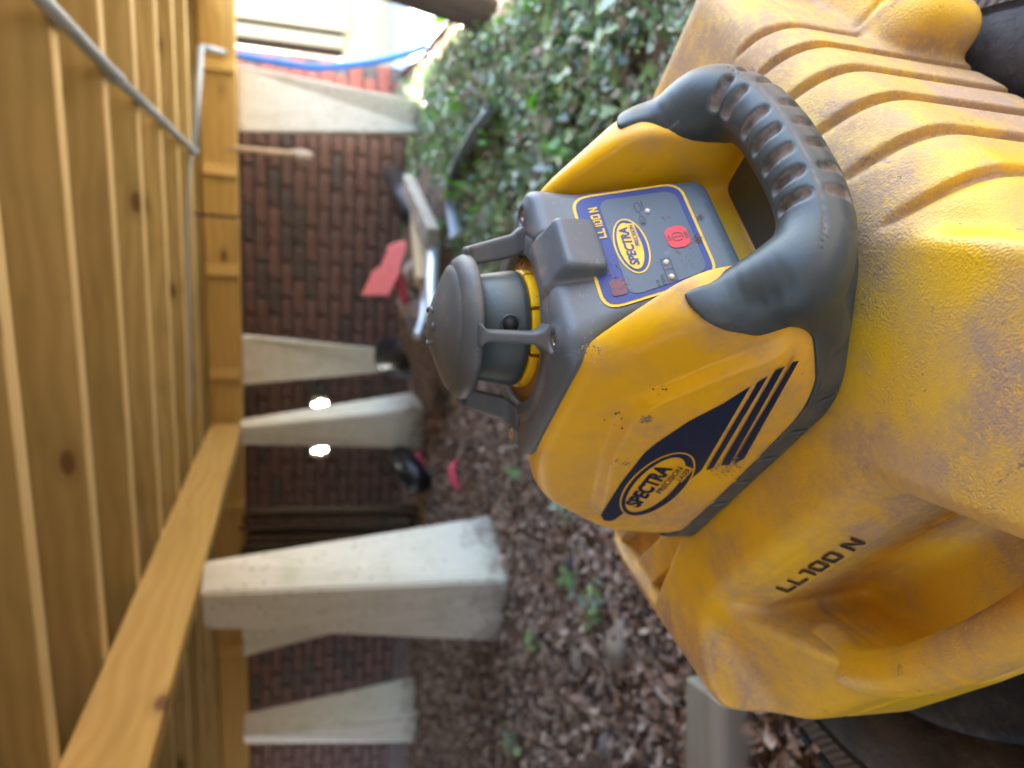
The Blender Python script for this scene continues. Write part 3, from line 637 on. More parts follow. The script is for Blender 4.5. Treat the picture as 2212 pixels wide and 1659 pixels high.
def twigs(name, spots, L, r_, mat, label):
    V_ = []; Fc = []
    for (x, y) in spots:
        a = random.uniform(0, 6.28); l_ = L*random.uniform(.4, 1.5); P = []; n_ = 5; bend = random.uniform(-.9, .9)
        for k in range(n_):
            t = k/(n_-1); aa = a+bend*t; x += l_/n_*math.cos(aa); y += l_/n_*math.sin(aa); P.append(Vector((x, y, gz(x, y)+.012+.012*random.random())))
        rr = r_*random.uniform(.6, 1.4)
        for k, p in enumerate(P):
            d = (P[min(k+1, n_-1)]-P[max(k-1, 0)]).normalized(); u = d.cross(Vector((0, 0, 1))).normalized(); w_ = u.cross(d)
            for q in range(5): an = 2*math.pi*q/5; V_.append(p+rr*(1-.5*k/n_)*(math.cos(an)*u+math.sin(an)*w_))
        b0 = len(V_)-5*n_
        for k in range(n_-1):
            for q in range(5): c = b0+k*5+q; d_2 = b0+k*5+(q+1) % 5; Fc.append((c, d_2, d_2+5, c+5))
    return tag(mk_obj(name, mesh(name, V_, Fc, True), None, mat), label, None, None, 'stuff')
twigs('twigs', [(random.uniform(-1.8, .5), random.uniform(.9, 3.8)) for _ in range(260)], .12, .0035, plain('twig_bark', (.20, .15, .11), .9, .4, 40), 'thin dead twigs in the leaf litter')
twigs('ivy_vines', [(random.uniform(.3, 1.5), random.uniform(1.1, 4.3)) for _ in range(300)], .34, .004, plain('vine_bark', (.26, .20, .15), .9, .3, 40), 'trailing ivy stems on the bank')
# a few taller bright sprigs in the ivy
pts = []
for _ in range(26):
    y = random.uniform(1.3, 3.6); x = random.uniform(.3+.12*y, 1.2+.1*y)
    for k in range(7): pts.append((x+random.gauss(0, .03), y+random.gauss(0, .03), gz(x, y)+.06+.012*k))
leaf_field('tall_sprigs', pts, .042, .7, [(leafm('sprig', (.12, .30, .03), .35, .4), 1)], 'taller bright green sprigs among the ivy', 'litter')

exec_parts = True
# ------------------------------------------------------------------ tyre under the case
ZT = .30; TC = Vector((-.03, .44, .075))
def rubber(ribbed=False):
    n = N('tyre_shoulder' if ribbed else 'tyre_rubber'); co = n.obj(); a = n.noise(co, 14, 5, .65); b = n.noise(co, 120, 4, .7)
    c = n.mix(n.ramp(a, [(.42, 0.), (.7, .7)]), (.013, .015, .019), (.095, .083, .075)); c = n.mix(n.ramp(b, [(.6, 0.), (.75, .5)]), c, (.17, .14, .12))
    nb_ = n.bump(b, .6, .003)
    if ribbed:
        w = n.n.new('ShaderNodeTexWave'); w.bands_direction = 'DIAGONAL'; n.l.new(n.map(co, (1, 1, 1.6)), w.inputs[0]); w.inputs['Scale'].default_value = 62; w.inputs['Distortion'].default_value = 1.2; w.inputs['Detail'].default_value = 1; nb_ = n.bump(w.outputs[1], .8, .003, nb_); c = n.mix(n.ramp(w.outputs[1], [(.2, .35), (.7, .85)]), c, (.125, .10, .08))
    return n.done(c, .75, nb_, Specular_IOR_Level=.35)
M['tyre'] = rubber(); M['tyre2'] = rubber(True)
ty = tag(empty('old_tyre', TC), 'old dusty black tyre lying flat under the yellow case', 'tyre'); H = ZT-.075
prof = [(.195, .03), (.192, .012), (.20, .002), (.225, -.004), (.228, -.0), (.232, .004), (.262, .001), (.30, .0), (.303, -.003), (.306, .0), (.326, -.006), (.338, -.02), (.342, -.04)]
prof = [(r_, H+z_-.006 if z_ <= .004 else H-z_) for r_, z_ in [(.140, .06), (.136, .035), (.139, .018)]]+[(r_, H-.006+z_) for r_, z_ in [(.148, -.004), (.17, .0), (.214, .003), (.222, .002), (.226, -.008), (.231, -.009), (.236, .001), (.262, .004), (.288, .003), (.291, -.001), (.295, .002), (.318, -.003), (.332, -.014), (.341, -.03)]]
mk_obj('sidewall', lathe_me('sidewall', prof[:-3], 96), ty, M['tyre']); mk_obj('shoulder', lathe_me('shoulder', prof[-4:], 96), ty, M['tyre2'])
mk_obj('casing', lathe_me('casing', [(.341, H-.036), (.343, H*.5), (.341, .03), (.325, .006), (.25, .0), (.17, .01), (.140, .05), (.15, .055), (.24, .02), (.31, .03), (.325, H*.5), (.31, H-.04), (.24, H-.03), (.140, H-.062)], 96), ty, M['tyre'])
# tread ribs round the outside
for i in range(7):
    z_ = H-.045-i*.026; mk_obj('tread_rib', lathe_me('tread_rib', [(.341, z_), (.349, z_-.002), (.350, z_-.017), (.341, z_-.019)], 90), ty, M['tyre'])
for i in range(72):
    a = 2*math.pi*i/72; o = box('tread_lug', .02, .012, .03, M['tyre'], ty, (.338*math.cos(a), .338*math.sin(a), H-.035), rz=a, bev=.003) if i == 0 else mk_obj('tread_lug', o.data, ty)
    o.location = (.338*math.cos(a), .338*math.sin(a), H-.035); o.rotation_euler = (0, R(28), a)
def on_tyre(u, v_, a0=math.pi): a = a0-u; r_ = v_; return (r_*math.cos(a), r_*math.sin(a), H-.0015 if r_ < .289 else H-.003)
text_on('sidewall_lettering', 'WARNING', .02, .26, .268, .252, lambda u, v_: on_tyre(-u-.35, v_), M['blackpl'], ty, bold=.01)
# ------------------------------------------------------------------ carrying case
E1 = Vector((.5707, -.8211, 0)); AXP = Vector((.036, .4455, 0)); LYAW = math.atan2(-.8211, .5707); Z0 = .46; CH = .16
case = tag(empty('carrying_case', (AXP.x, AXP.y, Z0-CH), LYAW), 'muddy yellow moulded carrying case with ribbed front lying on the tyre', 'case')
def rib_depth(S, Wd):
    Wr = Wd+.06*np.clip(.0-S+.165, -.05, 0); ph = np.interp(Wr, [-.30, -.1425, -.110, -.074, -.036, .004, .046, .20], [-5, 0, 1, 2, 3, 4, 5, 9]); fr = ph-np.floor(ph)
    d = .0012*(1-fr)+.0056*np.exp(-(fr/.12)**2)
    d = np.where(fr > .93, d+(.0068-d)*sstep(.94, 1.0, fr), d)
    return d*sstep(-.155, -.145, Wd)*(1-sstep(.054, .064, Wd))
def case_sdf(S, Y, Zc):
    Wd = -Y; Z = Zc-CH; wc = np.clip(Wd, -.2, .05)
    base = smaxn([Z-.0015*np.exp(-((S-.135)/.012)**2)*(1-sstep(.05, .07, Wd)), -S-.272+.1*Z, -Wd-.243-.06*Z, Wd-.234+.06*Z, -.844*S+.537*Wd-.262, -.75*S-.66*Wd-.30, .75*S-.66*Wd-.285, -Z-.160], .030)
    rib = rib_depth(S, Wd)
    cham = ((S-(.149+.10*wc))*.62+Z*.785)+rib*sstep(.003, -.004, Z)
    wallp = S-(.181+.20*wc)+rib; front = smax(cham, wallp, .016)
    lobe = smaxn([(.060+1.15*(S-.157)-Wd)*.656, S-.262], .03); front = smin(front, lobe, .008)
    d = smax(base, front, .010)
    flange = smaxn([S-.188, -Wd-.243, Wd+.118, Z+.082+.25*(S-.15), -Z-.16, .75*S-.66*Wd-.29], .02); flange = flange+.0022*np.exp(-((Wd+.150)/.0022)**2)*(S > .1); d = smin(d, flange, .006)
    # shelf on the handle side, then the open recess behind the grip
    dish = smaxn([-(Z+.66*(Wd-.150))*.83, -S-.150-.25*(Wd-.18), S-.075], .018); d = smax(d, -dish, .006)
    bite = smaxn([(.152-.36*np.maximum(Z, -.034)+.08*np.minimum(Z+.034, 0)-Wd), (S-Wd+.088)*.71+.25*np.minimum(Z+.01, 0), -S-.128+1.0*(Wd-.15), -Z-.135], .016); d = smax(d, -bite, .010)
    d = d-.0007*(1-sstep(-.001, .0008, np.maximum(np.abs(S+.030)-.058, np.abs(Z+.0265)-.0135)))*sstep(.13, .14, Wd)
    # triangular ribbed pocket at the back corner
    nA = ((S+.206)*.84-(Wd-.124)*.54); nB = (-(S+.206)*.35-(Wd-.124)*.93); band = np.floor((Wd-.02)/.028) % 2
    pk = smaxn([-nA, -nB, -Z-.010-.012*band], .002); pk = np.maximum(pk, S+.13); d = smax(d, -pk, .005)
    d = d+.0022*np.exp(-((Z+.085)/.0022)**2)*(S < .14)
    return d
HP = [(-.095, .200, -.064), (-.068, .219, -.058), (-.03, .230, -.055), (.02, .233, -.053), (.07, .230, -.050), (.12, .220, -.049), (.165, .200, -.05)]
HPs = [tuple(p) for p in spline(HP, 3)]
def handle_sdf(S, Y, Zc):
    d = polycap(S, -Y, Zc-CH, HPs, [.0185, .0165]+[.0145]*(len(HPs)-2)); seam = np.abs(Zc-CH+.046+.0*S)
    return d+.0007*np.exp(-(seam/.0008)**2)
def smooth_noise(x, y, z, sc, seed=0):
    return np.array([mnoise.noise(Vector((a*sc+seed, b*sc, c*sc))) for a, b, c in zip(x, y, z)])
def case_dirt_shade(x, y, z):
    Wd = -y; Z = z-CH; S = x
    d = 1.1*np.exp(-((S-.137)/.026)**2)*(1-sstep(.05, .1, Wd))+.35*sstep(.1, .13, Wd)*sstep(.02, .1, S)+.55*np.exp(-((S-.163)/.012)**2)*sstep(-.16, -.1, Wd)*(1-sstep(.05, .07, Wd))+.35*(1-sstep(-.19, -.12, S))+.45*(1-sstep(-.2, -.12, Wd))*(1-sstep(.10, .16, S))+.45*np.exp(-((S-.17)/.02)**2)*sstep(-.16, -.1, Wd)*(1-sstep(.0, .06, Wd))
    d += .5*np.exp(-((S-.14-(Wd-.1)*.3)/.02)**2)*sstep(.06, .1, Wd)*(1-sstep(.15, .2, Wd))
    d += .2*sstep(.145, .165, Wd)*sstep(-.12, -.06, S)*sstep(-.004, -.02, Z)*(1-sstep(.2, .21, Wd))  # recess dirt that also stands in for the overhang's shade
    d += .9*sstep(.0030, .0052, rib_depth(S, Wd))*sstep(.15, .165, S)
    return np.clip(d, 0, 1)*.85
def case_grain(x, y, z): return np.clip(.35+.65*sstep(.0, .12, x), 0, 1)
def case_scuff(x, y, z): return np.clip(.35+.65*sstep(.10, .16, x), 0, 1)
cm = surface_nets('shell', case_sdf, (-.30, -.26, -.01), (.28, .265, .18), .0020, M['case_yellow'], dict(dirt=case_dirt_shade, grain=case_grain, scuff=case_scuff))
shell = mk_obj('shell', cm, case)
hm = surface_nets('carry_handle', handle_sdf, (-.12, -.26, .07), (.19, -.17, .14), .0014, M['case_yellow'], dict(dirt=lambda x, y, z: .35*sstep(.0, .06, x)+.35*sstep(.105, .09, z), grain=lambda x, y, z: np.ones_like(x), scuff=lambda x, y, z: np.ones_like(x)*.8))
mk_obj('carry_handle', hm, case)
# embossed lettering on the sloping recess wall (w = .152 - .36 z)
def on_recess(u, v_):
    z = -.027+v_*.94; wg = np.linspace(.26, .12, 281, dtype=np.float32)
    d = case_sdf(np.full(281, u, np.float32), -wg, np.full(281, z+CH, np.float32)); i = int(np.argmax(d < 0)); w = float(wg[i])+.0012
    return (u, -w, z+CH+.0005)
stroke_text('case_lettering', 'LL100 N', -.073, .012, -.0052, .0052, on_recess, M['embl'], case)

# ------------------------------------------------------------------ laser level
las = tag(empty('laser_level', (AXP.x, AXP.y, Z0), LYAW), 'yellow and grey rotating laser level standing on the carrying case', 'laser level')
PLT = .0062
def side_w(z): return .106-.25*z
def interp(x, xs, ys): return np.interp(x, xs, ys)
UPL = ([-.12, -.095, -.027, .0208, .0421, .0822, .1141, .13], [.055, .082, .099, .1045, .100, .074, .049, .035])
def body_sdf(S, Y, Z, cav=True):
    A = np.abs(Y); zl = np.interp(np.broadcast_to(S, S.shape), *UPL)
    plat = PLT*(1-sstep(-.0045, .0045, Z-zl))*sstep(-.112, -.100, S)*sstep(.008, .02, Z)
    sd = (A-(side_w(Z)+plat))*.97; low = (A-(.1075+.06*Z))
    L = [sd, low, (-S-(.134-(Z-.064)*.56))*.873, (-S-(.120+.22*Z))*.97, S-(.130-.12*Z), Z-.1455, (Z-(.1435-.75*(S-.0565)))*.80, (Z-(.1455+.40*(S+.044)))*.928, (.704*S+.71*A-.1235-.42*Z)*.92]
    d = smaxn(L, .014); d = smax(d, .0005-Z, .003)
    if cav:
        cv = smaxn([(A-.0565+.10*(.12-Z)), (.050+(.122-Z)*.40-S)*.93, .022-Z], .008); cv = smax(cv, .02-S, .004); d = smax(d, -cv, .006)
    return d
lm = surface_nets('body_shell', body_sdf, (-.148, -.125, -.004), (.14, .125, .160), .0015, M['laser_yellow'],
    dict(dirt=lambda x, y, z: np.clip(.75*sstep(.04, .0, z)*sstep(.03, -.08, x)+.42*sstep(.0, -.11, x)+.3*np.exp(-((x+.03)/.05)**2)*np.exp(-((z-.098)/.02)**2)+.35*np.exp(-((x-.112)/.008)**2)*sstep(.07, .1, z), 0, 1), grain=lambda x, y, z: x*0, scuff=lambda x, y, z: x*0+.12))
mk_obj('body_shell', lm, las)

# grey overmould: handle, front corners, band round the foot
HND = [(.103, .0695, .082), (.114, .069, .073), (.129, .070, .055), (.140, .059, .042), (.1455, .032, .036), (.147, 0, .035)]
full = HND+[(s, -w, z) for s, w, z in HND[-2::-1]]; full = [tuple(p) for p in spline(full, 4)]
nfull = len(full); hrad = [.0185]*nfull
for i in range(nfull): e_ = min(i, nfull-1-i)/(nfull/2); hrad[i] = .0130+.0055*min(1, e_*2.6)
def gro(w0, inner):
    # groove across the grip at sideways position w0
    best = min(range(nfull), key=lambda i: abs(full[i][1]-w0) if full[i][0] > .118 else 9); p = Vector(full[best]); t = (Vector(full[min(best+1, nfull-1)])-Vector(full[max(best-1, 0)])).normalized()
    up = Vector((0, 0, 1)); o1 = t.cross(up).normalized(); o1 = o1 if o1.x > 0 else -o1; u1 = o1.cross(t); u1 = u1 if u1.z > 0 else -u1
    r_ = hrad[best]; aa = (48, 64, 80, 95) if inner else (8, -8, -24)
    return [tuple(p+r_*(math.cos(R(a))*o1+math.sin(R(a))*u1)) for a in aa]
GRO = [gro(-.060+.0165*i, True) for i in range(7)]+[gro(-.060+.0165*i, False) for i in range(7)]
def groove_d(X, Y, Z):
    d = None
    for g in GRO:
        for i in range(len(g)-1): c = capsule(X, Y, Z, (g[i][0], -g[i][1], g[i][2]), (g[i+1][0], -g[i+1][1], g[i+1][2]), .0031); d = c if d is None else np.minimum(d, c)
    return d
SEAM = []
for i in range(3, nfull-3):
    p = Vector(full[i]); t = (Vector(full[i+1])-Vector(full[i-1])).normalized(); o1 = t.cross(Vector((0, 0, 1))).normalized(); o1 = o1 if o1.x > 0 else -o1; u1 = o1.cross(t); u1 = u1 if u1.z > 0 else -u1
    q = p+hrad[i]*(math.cos(R(27))*o1+math.sin(R(27))*u1); SEAM.append((q.x, -q.y, q.z))
def seam_d(X, Y, Z): return polycap(X, Y, Z, SEAM, [.0005]*len(SEAM))
BT = ([-.13, -.11, -.06, .0, .05, .085, .108, .118, .128, .14], [.026, .016, .0125, .013, .017, .024, .036, .046, .052, .05])
def over_sdf(S, Y, Z):
    A = np.abs(Y); d = polycap(S, Y, Z, [(a, -b, c) for a, b, c in full], hrad)
    for sg in (1, -1):
        d = smin(d, capsule(S, Y, Z, (.128, sg*.069, .050), (.100, sg*.076, .020), .0175, .0150), .018)
    zb = np.interp(np.broadcast_to(S, S.shape), *BT); b = body_sdf(S, Y, Z, False)
    band = smax(b-.0022, (Z-zb)*.8, .002)
    sb_ = np.interp(np.broadcast_to(Z, Z.shape), [.03, .045, .058, .07, .085, .1, .12], [.13, .126, .114, .107, .106, .109, .11])
    coll = smax(b-.0018, (sb_-S)*.9, .002); coll = smax(coll, .064-A, .004)
    cv = smaxn([(A-.052), (.085-S)], .006); band = smax(band, -smax(cv, .016-Z, .004), .004)
    d = smin(d, coll, .004); d = smin(d, band, .003); d = smax(d, -Z+.0003, .002)
    # small slots in the foot band
    for s0_ in (-.09, -.058, -.026, .006, .038, .07):
        d = smax(d, -smaxn([np.abs(S-s0_+.5*(Z-.008))-.0016, np.abs(Z-.008)-.006, .09-A], .001), .0012)
    return d
def handle_full(S, Y, Z):
    d = over_sdf(S, Y, Z); g = groove_d(S, Y, Z); d = smax(d, -g, .0022); return smax(d, -seam_d(S, Y, Z), .0006)
hm = surface_nets('grip_handle', handle_full, (-.148, -.125, -.004), (.175, .125, .118), .0012, M['rubber'],
    dict(dirt=lambda x, y, z: np.clip(1.1*sstep(.0009, .0002, groove_d(x, y, z))+.7*sstep(.0006, .0001, seam_d(x, y, z))+.25*(z < .02), 0, 1)))
mk_obj('grip_handle', hm, las)
# battery door seen through the grip
bdm = box_bm(.062, .100, .012, .004); o = mk_obj('battery_door', from_bm('battery_door', bdm), las, M['dome']); o.location = (.098, 0, .020)

# grey top housing with the control face
PN = Vector((.928, 0, .373)); PD = Vector((.373, 0, -.928))
def pan(x, t, off=0):  # x to the viewer's right (mm), t down the face (mm)
    return Vector((.0729, 0, .1217))+PD*(t*.001)+Vector((0, x*.001, 0))+PN*off
def top_sdf(S, Y, Z):
    A = np.abs(Y); pl_ = (S-.0729)*.928+(Z-.1217)*.373
    plate = smaxn([Z-.1488, A-.0705+.9*np.maximum(.142-Z, 0), S-.064, -S-.052, .124-Z, (S*.72+A*.70-.090), (-S*.72+A*.70-.086)], .010)
    bez = smaxn([pl_, (A-(.0525-(.12-Z)*.16)), .048-Z, .03-S, Z-.1485], .010)
    d = smin(plate, bez, .010)
    rr = np.sqrt(S*S+Y*Y); d = smax(d, -smax(rr-.0475, .1455-Z, .0008), .0008)
    d = smin(d, smaxn([rr-.0565, .0495-rr, Z-.1500, .14-Z], .0012), .002)      # raised collar round the head
    d = d+.0009*np.exp(-((rr-.0605)/.0007)**2)
    flap = smaxn([A-.0195, S-.0805, .040-S, Z-(.1525-.35*np.maximum(S-.058, 0)), .1195-Z, .052-rr], .004); d = smin(d, flap, .002)
    d = d+.0008*np.exp(-((A-.0215)/.0006)**2)*sstep(.056, .06, rr)*sstep(.03, .04, S)*sstep(.118, .122, Z)
    for a, b in ((.050, .050), (-.050, .050), (.050, -.050), (-.050, -.050)):
        q = np.sqrt((S-a)**2+(Y-b)**2); d = smin(d, smaxn([q-.0078, Z-.1510, .13-Z], .0025), .004); d = smax(d, -smax(q-.0052, .1478-Z, .0008), .0012)
    return d
tm = surface_nets('top_housing', top_sdf, (-.075, -.085, .040), (.112, .085, .158), .0011, M['grey'],
    dict(dirt=lambda x, y, z: np.clip(.55*np.exp(-((np.hypot(x, y)-.058)/.010)**2)*sstep(.13, .145, z)+.3*sstep(.03, -.05, x), 0, 1)))
mk_obj('top_housing', tm, las)
for a, b in ((.050, .050), (-.050, .050), (.050, -.050), (-.050, -.050)):
    o = mk_obj('screw', lathe_me('screw', [(.0016, .0006), (.0018, .0016), (.0040, .0018), (.0048, .0012), (.0048, -.001)], 20), las, M['steel']); o.location = (a, b, .1490)
    k_ = mk_obj('screw_socket', from_bm('screw_socket', box_bm(.0026, .0026, .0006, 0)), o, M['black']); k_.location = (0, 0, .0008)

# control face
pn = mk_obj('control_face', None, las)
pn2 = None
bpy.data.objects.remove(pn)
def F_(off): return lambda x, y: pan(x, y, off)
border = poly_on('control_face', round_poly([(-45.5, -5.5), (45.5, -5.5), (38.5, 61.5), (-38.5, 61.5)], 12), F_(.0006), M['pyellow'], las)
poly_on('blue_field', round_poly([(-43.6, -3.7), (43.6, -3.7), (37, 59.8), (-37, 59.8)], 10.5), F_(.0009), M['blue'], border)
poly_on('grey_field', round_poly([(-39.5, 10.5), (37.5, 10.5), (32, 56.3), (-33.5, 56.3)], 8), F_(.0012), M['panelgrey'], border)
poly_on('power_button', round_poly([(-13.2, 40.8), (3.5, 40.8), (3.5, 53.6), (-13.2, 53.6)], 6), F_(.0017), M['red'], border)
ring_on('power_symbol', -4.8, 47.2, 3.4, 3.4, .55, F_(.0020), M['ink'], border, 28); poly_on('power_symbol', [(-5.1, 44.9), (-4.5, 44.9), (-4.5, 49.5), (-5.1, 49.5)], F_(.0020), M['ink'], border)
text_on('button_lettering', 'ON', -7.0, -2.6, 43.2, 41.4, F_(.0020), M['ink'], border, bold=.01); text_on('button_lettering', 'OFF', -7.6, -2.2, 53.2, 51.3, F_(.0020), M['ink'], border, bold=.01)
lx, lt, la, lb_ = -3.6, 20.6, 21.6, 9.6
ring_on('logo_ring', lx, lt, la, lb_, .9, F_(.0015), M['pyellow'], border); poly_on('logo_field', ell_pts(lx, lt, la-.8, lb_-.8), F_(.0013), M['blue'], border)
poly_on('logo_field', ell_pts(lx, lt-.7, la-3.4, lb_-3.0), F_(.0016), M['pyellow'], border)
text_on('logo_lettering', 'SPECTRA', lx-15.5, lx+14.5, lt+1.2, lt-4.3, F_(.0019), M['blue'], border, bold=.035, shear=.22)
poly_on('logo_bar', [(lx-3, lt+1.8), (lx+17, lt+1.8), (lx+16, lt+5.4), (lx-4, lt+5.4)], F_(.00175), M['pyellow'], border)
text_on('logo_lettering', 'PRECISION', lx-2, lx+15.5, lt+4.8, lt+2.2, F_(.0020), M['blue'], border, bold=.02, shear=.22)
stroke_text('model_lettering', 'LL100 N', 6.8, 32.6, 8.8, 3.4, F_(.0013), M['pyellow'], border)
poly_on('red_sensor', round_poly([(-37.2, 1.6), (-25.6, 1.6), (-25.6, 10.0), (-37.2, 10.0)], 2), F_(.0013), M['dkred'], border)
for (x, t) in ((20, 36.3), (-21.4, 35.8), (-32.3, 35.7)):
    o = mk_obj('indicator_lamp', lathe_me('indicator_lamp', [(0, .0016), (.0010, .0014), (.0016, .0006), (.0017, 0)], 16), border, M['led']); o.location = pan(x, t, .0013); o.rotation_euler = (0, math.acos(.373), 0)
def frame_on(name, x0, x1, y0, y1, w_, off, mat):
    for (a, b, c, d) in ((x0, x1, y0, y0+w_), (x0, x1, y1-w_, y1), (x0, x0+w_, y0, y1), (x1-w_, x1, y0, y1)): poly_on(name, [(a, c), (b, c), (b, d), (a, d)], F_(off), mat, border)
frame_on('icon', -35.2, -18.5, 33.0, 38.6, .45, .0016, M['ink']); poly_on('icon', [(-27, 33.2), (-26.5, 33.2), (-26.5, 38.4), (-27, 38.4)], F_(.00165), M['ink'], border)
text_on('icon_lettering', 'HI', -36.5, -32.8, 28.6, 26.8, F_(.0016), M['ink'], border); text_on('icon_lettering', 'MAN', -36.5, -29.6, 32.0, 29.6, F_(.0016), M['ink'], border)
for x0 in (9.6, 20.6):
    ring_on('icon', x0+4, 31.7, 4.2, 1.9, .45, F_(.0016), M['ink'], border, 20)
poly_on('icon', [(11, 30.4), (14.5, 30.4), (14.5, 33), (11, 33)], F_(.00162), M['ink'], border); poly_on('icon', [(21.5, 34.4), (29, 34.4), (29, 34.9), (21.5, 34.9)], F_(.0016), M['ink'], border)
# moulded warning lettering round the head
def on_ring(u, v_): a = R(-62)+u; return ((v_)*math.cos(a), (v_)*math.sin(a), .1503)
text_on('moulded_lettering', 'AVOID  EXPOSURE', .10, 1.15, .0545, .0508, lambda u, v_: on_ring(u, v_), M['dome'], las)
text_on('moulded_lettering', 'LASER LIGHT IS EMITTED FROM THIS APERTURE', .05, 1.22, .0563, .0550, lambda u, v_: on_ring(u, v_), M['dome'], las)

# rotating head under its cage
dm = mk_obj('cage_cap', lathe_me('cage_cap', [(0, .2090), (.006, .2087), (.014, .2066), (.024, .2028), (.0335, .1986), (.0382, .1962), (.0385, .1955), (.0389, .1955), (.0432, .1920), (.0455, .1880), (.0457, .1855), (.0445, .1838), (.0415, .1830), (.02, .1840), (0, .1840)], 72), las, M['dome'])
for k in range(6):
    a = R(20+60*k); o = mk_obj('cap_stud', tube_me('cap_stud', [(0, -.0022, 0), (0, 0, .0007), (0, .0022, 0)], .0011, 8), dm, M['dome']); o.location = (.012*math.cos(a), .012*math.sin(a), .2072); o.rotation_euler = (0, 0, a)
mk_obj('rotor', lathe_me('rotor', [(0, .1845), (.0310, .1845), (.0325, .1835), (.0368, .1570), (.0368, .1540), (.0350, .1525), (0, .1525)], 64), las, M['rubber'])
ap = mk_obj('aperture', lathe_me('aperture', [(.0, .0), (.0048, .0), (.0055, .0012), (.0062, .0012), (.0066, -.001)], 24), las, M['rubber']); aa = R(-36)
ap.location = (.0355*math.cos(aa), .0355*math.sin(aa), .1655); ap.rotation_euler = (0, R(90-6), aa)
hl = mk_obj('aperture_hole', lathe_me('aperture_hole', [(0, .0008), (.0046, .0008), (.0047, -.001)], 24), ap, M['black'])
mk_obj('head_ring', lathe_me('head_ring', [(.020, .1462), (.0470, .1462), (.0472, .1455), (.046, .1450)], 64), las, M['ringbrown'])
for k in range(8):
    a0 = R(45*k-18); mk_obj('rotor_segment', auto_smooth(lathe_me('rotor_segment', [(.030, .1465), (.0378, .1465), (.0380, .1475), (.0376, .1510), (.0365, .1520), (.030, .1520)], 10, a0, a0+R(41), True)), las, M['ryellow'])
for k in range(4):
    a = R(45+90*k); ca, sa = math.cos(a), math.sin(a)
    def cp(X, Y, Z):
        r_ = X*ca+Y*sa; t_ = -X*sa+Y*ca; zz = (.187-Z)/.037
        rc = .0440+.0100*zz+.004*np.maximum(zz-.8, 0)*5; hw = .0034+.0065*np.exp(-((Z-.1490)/.0045)**2)+.004*np.exp(-((Z-.1875)/.003)**2)
        return smaxn([np.abs(r_-rc)-(.0060+.0020*zz), np.abs(t_)-hw, Z-.188, .1475-Z], .0025)
    c0 = (.051*ca, .051*sa); mk_obj('cage_post', surface_nets('cage_post', cp, (c0[0]-.020, c0[1]-.020, .143), (c0[0]+.020, c0[1]+.020, .192), .0009, M['dome']), las)

# printed side panel (both sides)
def on_side(sg):
    def f_(s, z, off=.0006): w = side_w(z)+PLT+off; return (s, sg*w, z)
    return f_
for sg in (-1, 1):
    fn = on_side(sg); q = (lambda o: (lambda s, z: fn(s, z, o)))
    mp = [(.0759, .0581), (-.0102, .0445), (-.0146, .0444), (-.0249, .0502), (-.046, .0475), (-.072, .058), (-.0781, .0678), (-.095, .0695), (-.0995, .0720), (-.0997, .0765), (-.092, .0817), (-.0455, .0846), (-.0052, .0843), (.0075, .083), (.0354, .0744), (.0566, .0644)]
    mp = [(.0759, .0581), (-.0102, .0445), (-.0146, .0444), (-.030, .0465), (-.050, .052), (-.070, .061), (-.080, .0672), (-.095, .0695), (-.0995, .0720), (-.0997, .0765), (-.092, .0812), (-.0455, .0840), (-.0052, .0838), (.0075, .0815), (.0354, .0735), (.0566, .0640)]
    dec = poly_on('side_decal', mp, q(.0005), M['navy'], las)
    for st_ in ([(.0802, .0563), (.0866, .0542), (-.0069, .0389), (-.0107, .0417)], [(.0915, .053), (.0967, .0506), (.0002, .0318), (-.0025, .036)], [(.1009, .0489), (.1029, .0466), (.0100, .0272), (.0012, .0301)]): poly_on('decal_stripe', st_, q(.0005), M['navy'], dec)
    cx, cz_ = -.0405, .0623
    poly_on('logo_ground', ell_pts(cx, cz_, .0445, .0178), q(.0008), M['laser_yellow'], dec)
    ring_on('logo_ring', cx, cz_, .0432, .0168, .003, q(.0011), M['navy'], dec, dy=.0012, ax2=.0385, ay2=.0128)
    xa, xb = (-.0715, -.0150) if sg < 0 else (-.0150, -.0715)
    text_on('logo_lettering', 'SPECTRA', xa if sg < 0 else -.0715, xb if sg < 0 else -.0150, .0614, .0726, q(.0012), M['navy'], dec, bold=.05, shear=.2) if sg < 0 else text_on('logo_lettering', 'SPECTRA', xa, xb, .0618, .0716, q(.0012), M['navy'], dec, bold=.035, shear=.22)
    s2 = 1 if sg < 0 else -1; mid = cx
    def xx(v_): return v_ if sg < 0 else 2*cx-v_
    poly_on('logo_bar', [(xx(-.046), .0608), (xx(-.009), .0608), (xx(-.012), .0560), (xx(-.049), .0560)], q(.00125), M['laser_yellow'], dec)
    text_on('logo_lettering', 'PRECISION', xx(-.0475), xx(-.011), .0560, .0602, q(.0015), M['navy'], dec, bold=.02, shear=.22)
    poly_on('logo_bar', [(xx(-.026), .0558), (xx(-.009), .0558), (xx(-.011), .0500), (xx(-.029), .0500)], q(.00125), M['laser_yellow'], dec)
    text_on('logo_lettering', 'LASER', xx(-.0275), xx(-.0115), .0508, .0548, q(.0015), M['navy'], dec, bold=.02, shear=.22)

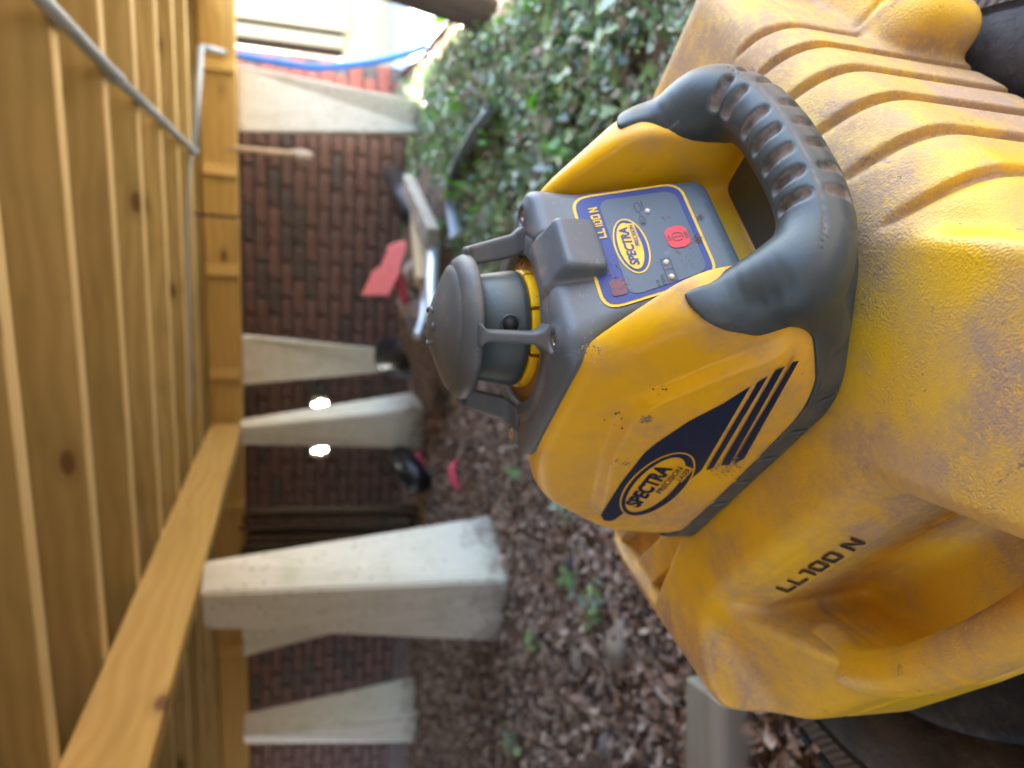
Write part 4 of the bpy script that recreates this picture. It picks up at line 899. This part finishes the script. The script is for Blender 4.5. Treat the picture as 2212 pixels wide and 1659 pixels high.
# crumbs of dried mud on the instrument and case
def crumbs(name, parent, spots, mat, seed):
    rr_ = random.Random(seed); V_ = []; F3 = []
    for (c, nrm, rad, k, s_) in spots:
        nrm = Vector(nrm).normalized(); t = nrm.orthogonal().normalized(); b = nrm.cross(t)
        for _ in range(k):
            a = rr_.uniform(0, 6.28); r_ = rad*math.sqrt(rr_.random())*rr_.uniform(.4, 1); p = Vector(c)+t*(r_*math.cos(a))+b*(r_*math.sin(a)); z_ = s_*rr_.uniform(.35, 1.2); i0 = len(V_)
            rot = Matrix.Rotation(rr_.uniform(0, 6), 3, nrm)
            for q in ((1, 0, 0), (-1, .2, 0), (.1, 1, 0), (0, -1.1, 0)): V_.append(p+rot @ ((t*q[0]*rr_.uniform(.6, 1.4)+b*q[1]*rr_.uniform(.6, 1.4))*z_)-nrm*.0002)
            V_.append(p+nrm*z_*rr_.uniform(.5, 1.1)); F3 += [(i0, i0+2, i0+4), (i0+2, i0+1, i0+4), (i0+1, i0+3, i0+4), (i0+3, i0, i0+4)]
    o = mk_obj(name, mesh(name, V_, F3), parent, mat); o['kind'] = 'stuff'; return o
def psp(x, t, rad, k, s_): return (pan(x, t, .0014), PN, rad*.001, k, s_*.001)
crumbs('mud_crumbs', las, [psp(-10, 57, 4, 40, .55), psp(-16, 45, 3, 14, .5), psp(-8, 55, 8, 20, .4), psp(12, 45, 4, 14, .4), psp(-30, 7, 8, 60, .4), psp(-16, 4, 9, 60, .3), psp(8, 64, 4, 16, .6), psp(-25, 50, 12, 30, .3),
    ((.052, -.020, .1465), (.5, -.2, .8), .012, 60, .0007), ((.046, -.046, .148), (.2, -.2, 1), .012, 30, .0006), ((.03, .055, .1492), (0, 0, 1), .007, 16, .0012), ((.07, -.070, .1395), (.6, -.5, .7), .009, 44, .0006)], M['mud'], 3)
crumbs('soil_specks', las, [((.028, .036, .1490), (0, 0, 1), .007, 44, .0007), ((.02, -.083, .108), (0, -1, .25), .012, 7, .0009), ((.055, -.0875, .098), (0, -1, .25), .008, 5, .0008)], M['dkmud'], 5)
crumbs('mud_crumbs', las, [((s, -(side_w(z)+PLT+.0003), z), (0, -1, .25), rd, k, sz) for s, z, rd, k, sz in [(-.004, .032, .014, 60, .0007), (.004, .029, .008, 30, .0009), (-.03, .075, .03, 70, .0004), (.03, .055, .025, 60, .0004), (.028, .096, .005, 40, .0009), (-.02, .093, .008, 24, .0007), (-.06, .04, .03, 30, .0005)]], M['mud'], 9)
for o in list(bpy.data.objects):
    if o.type == 'EMPTY' and not o.children: bpy.data.objects.remove(o)
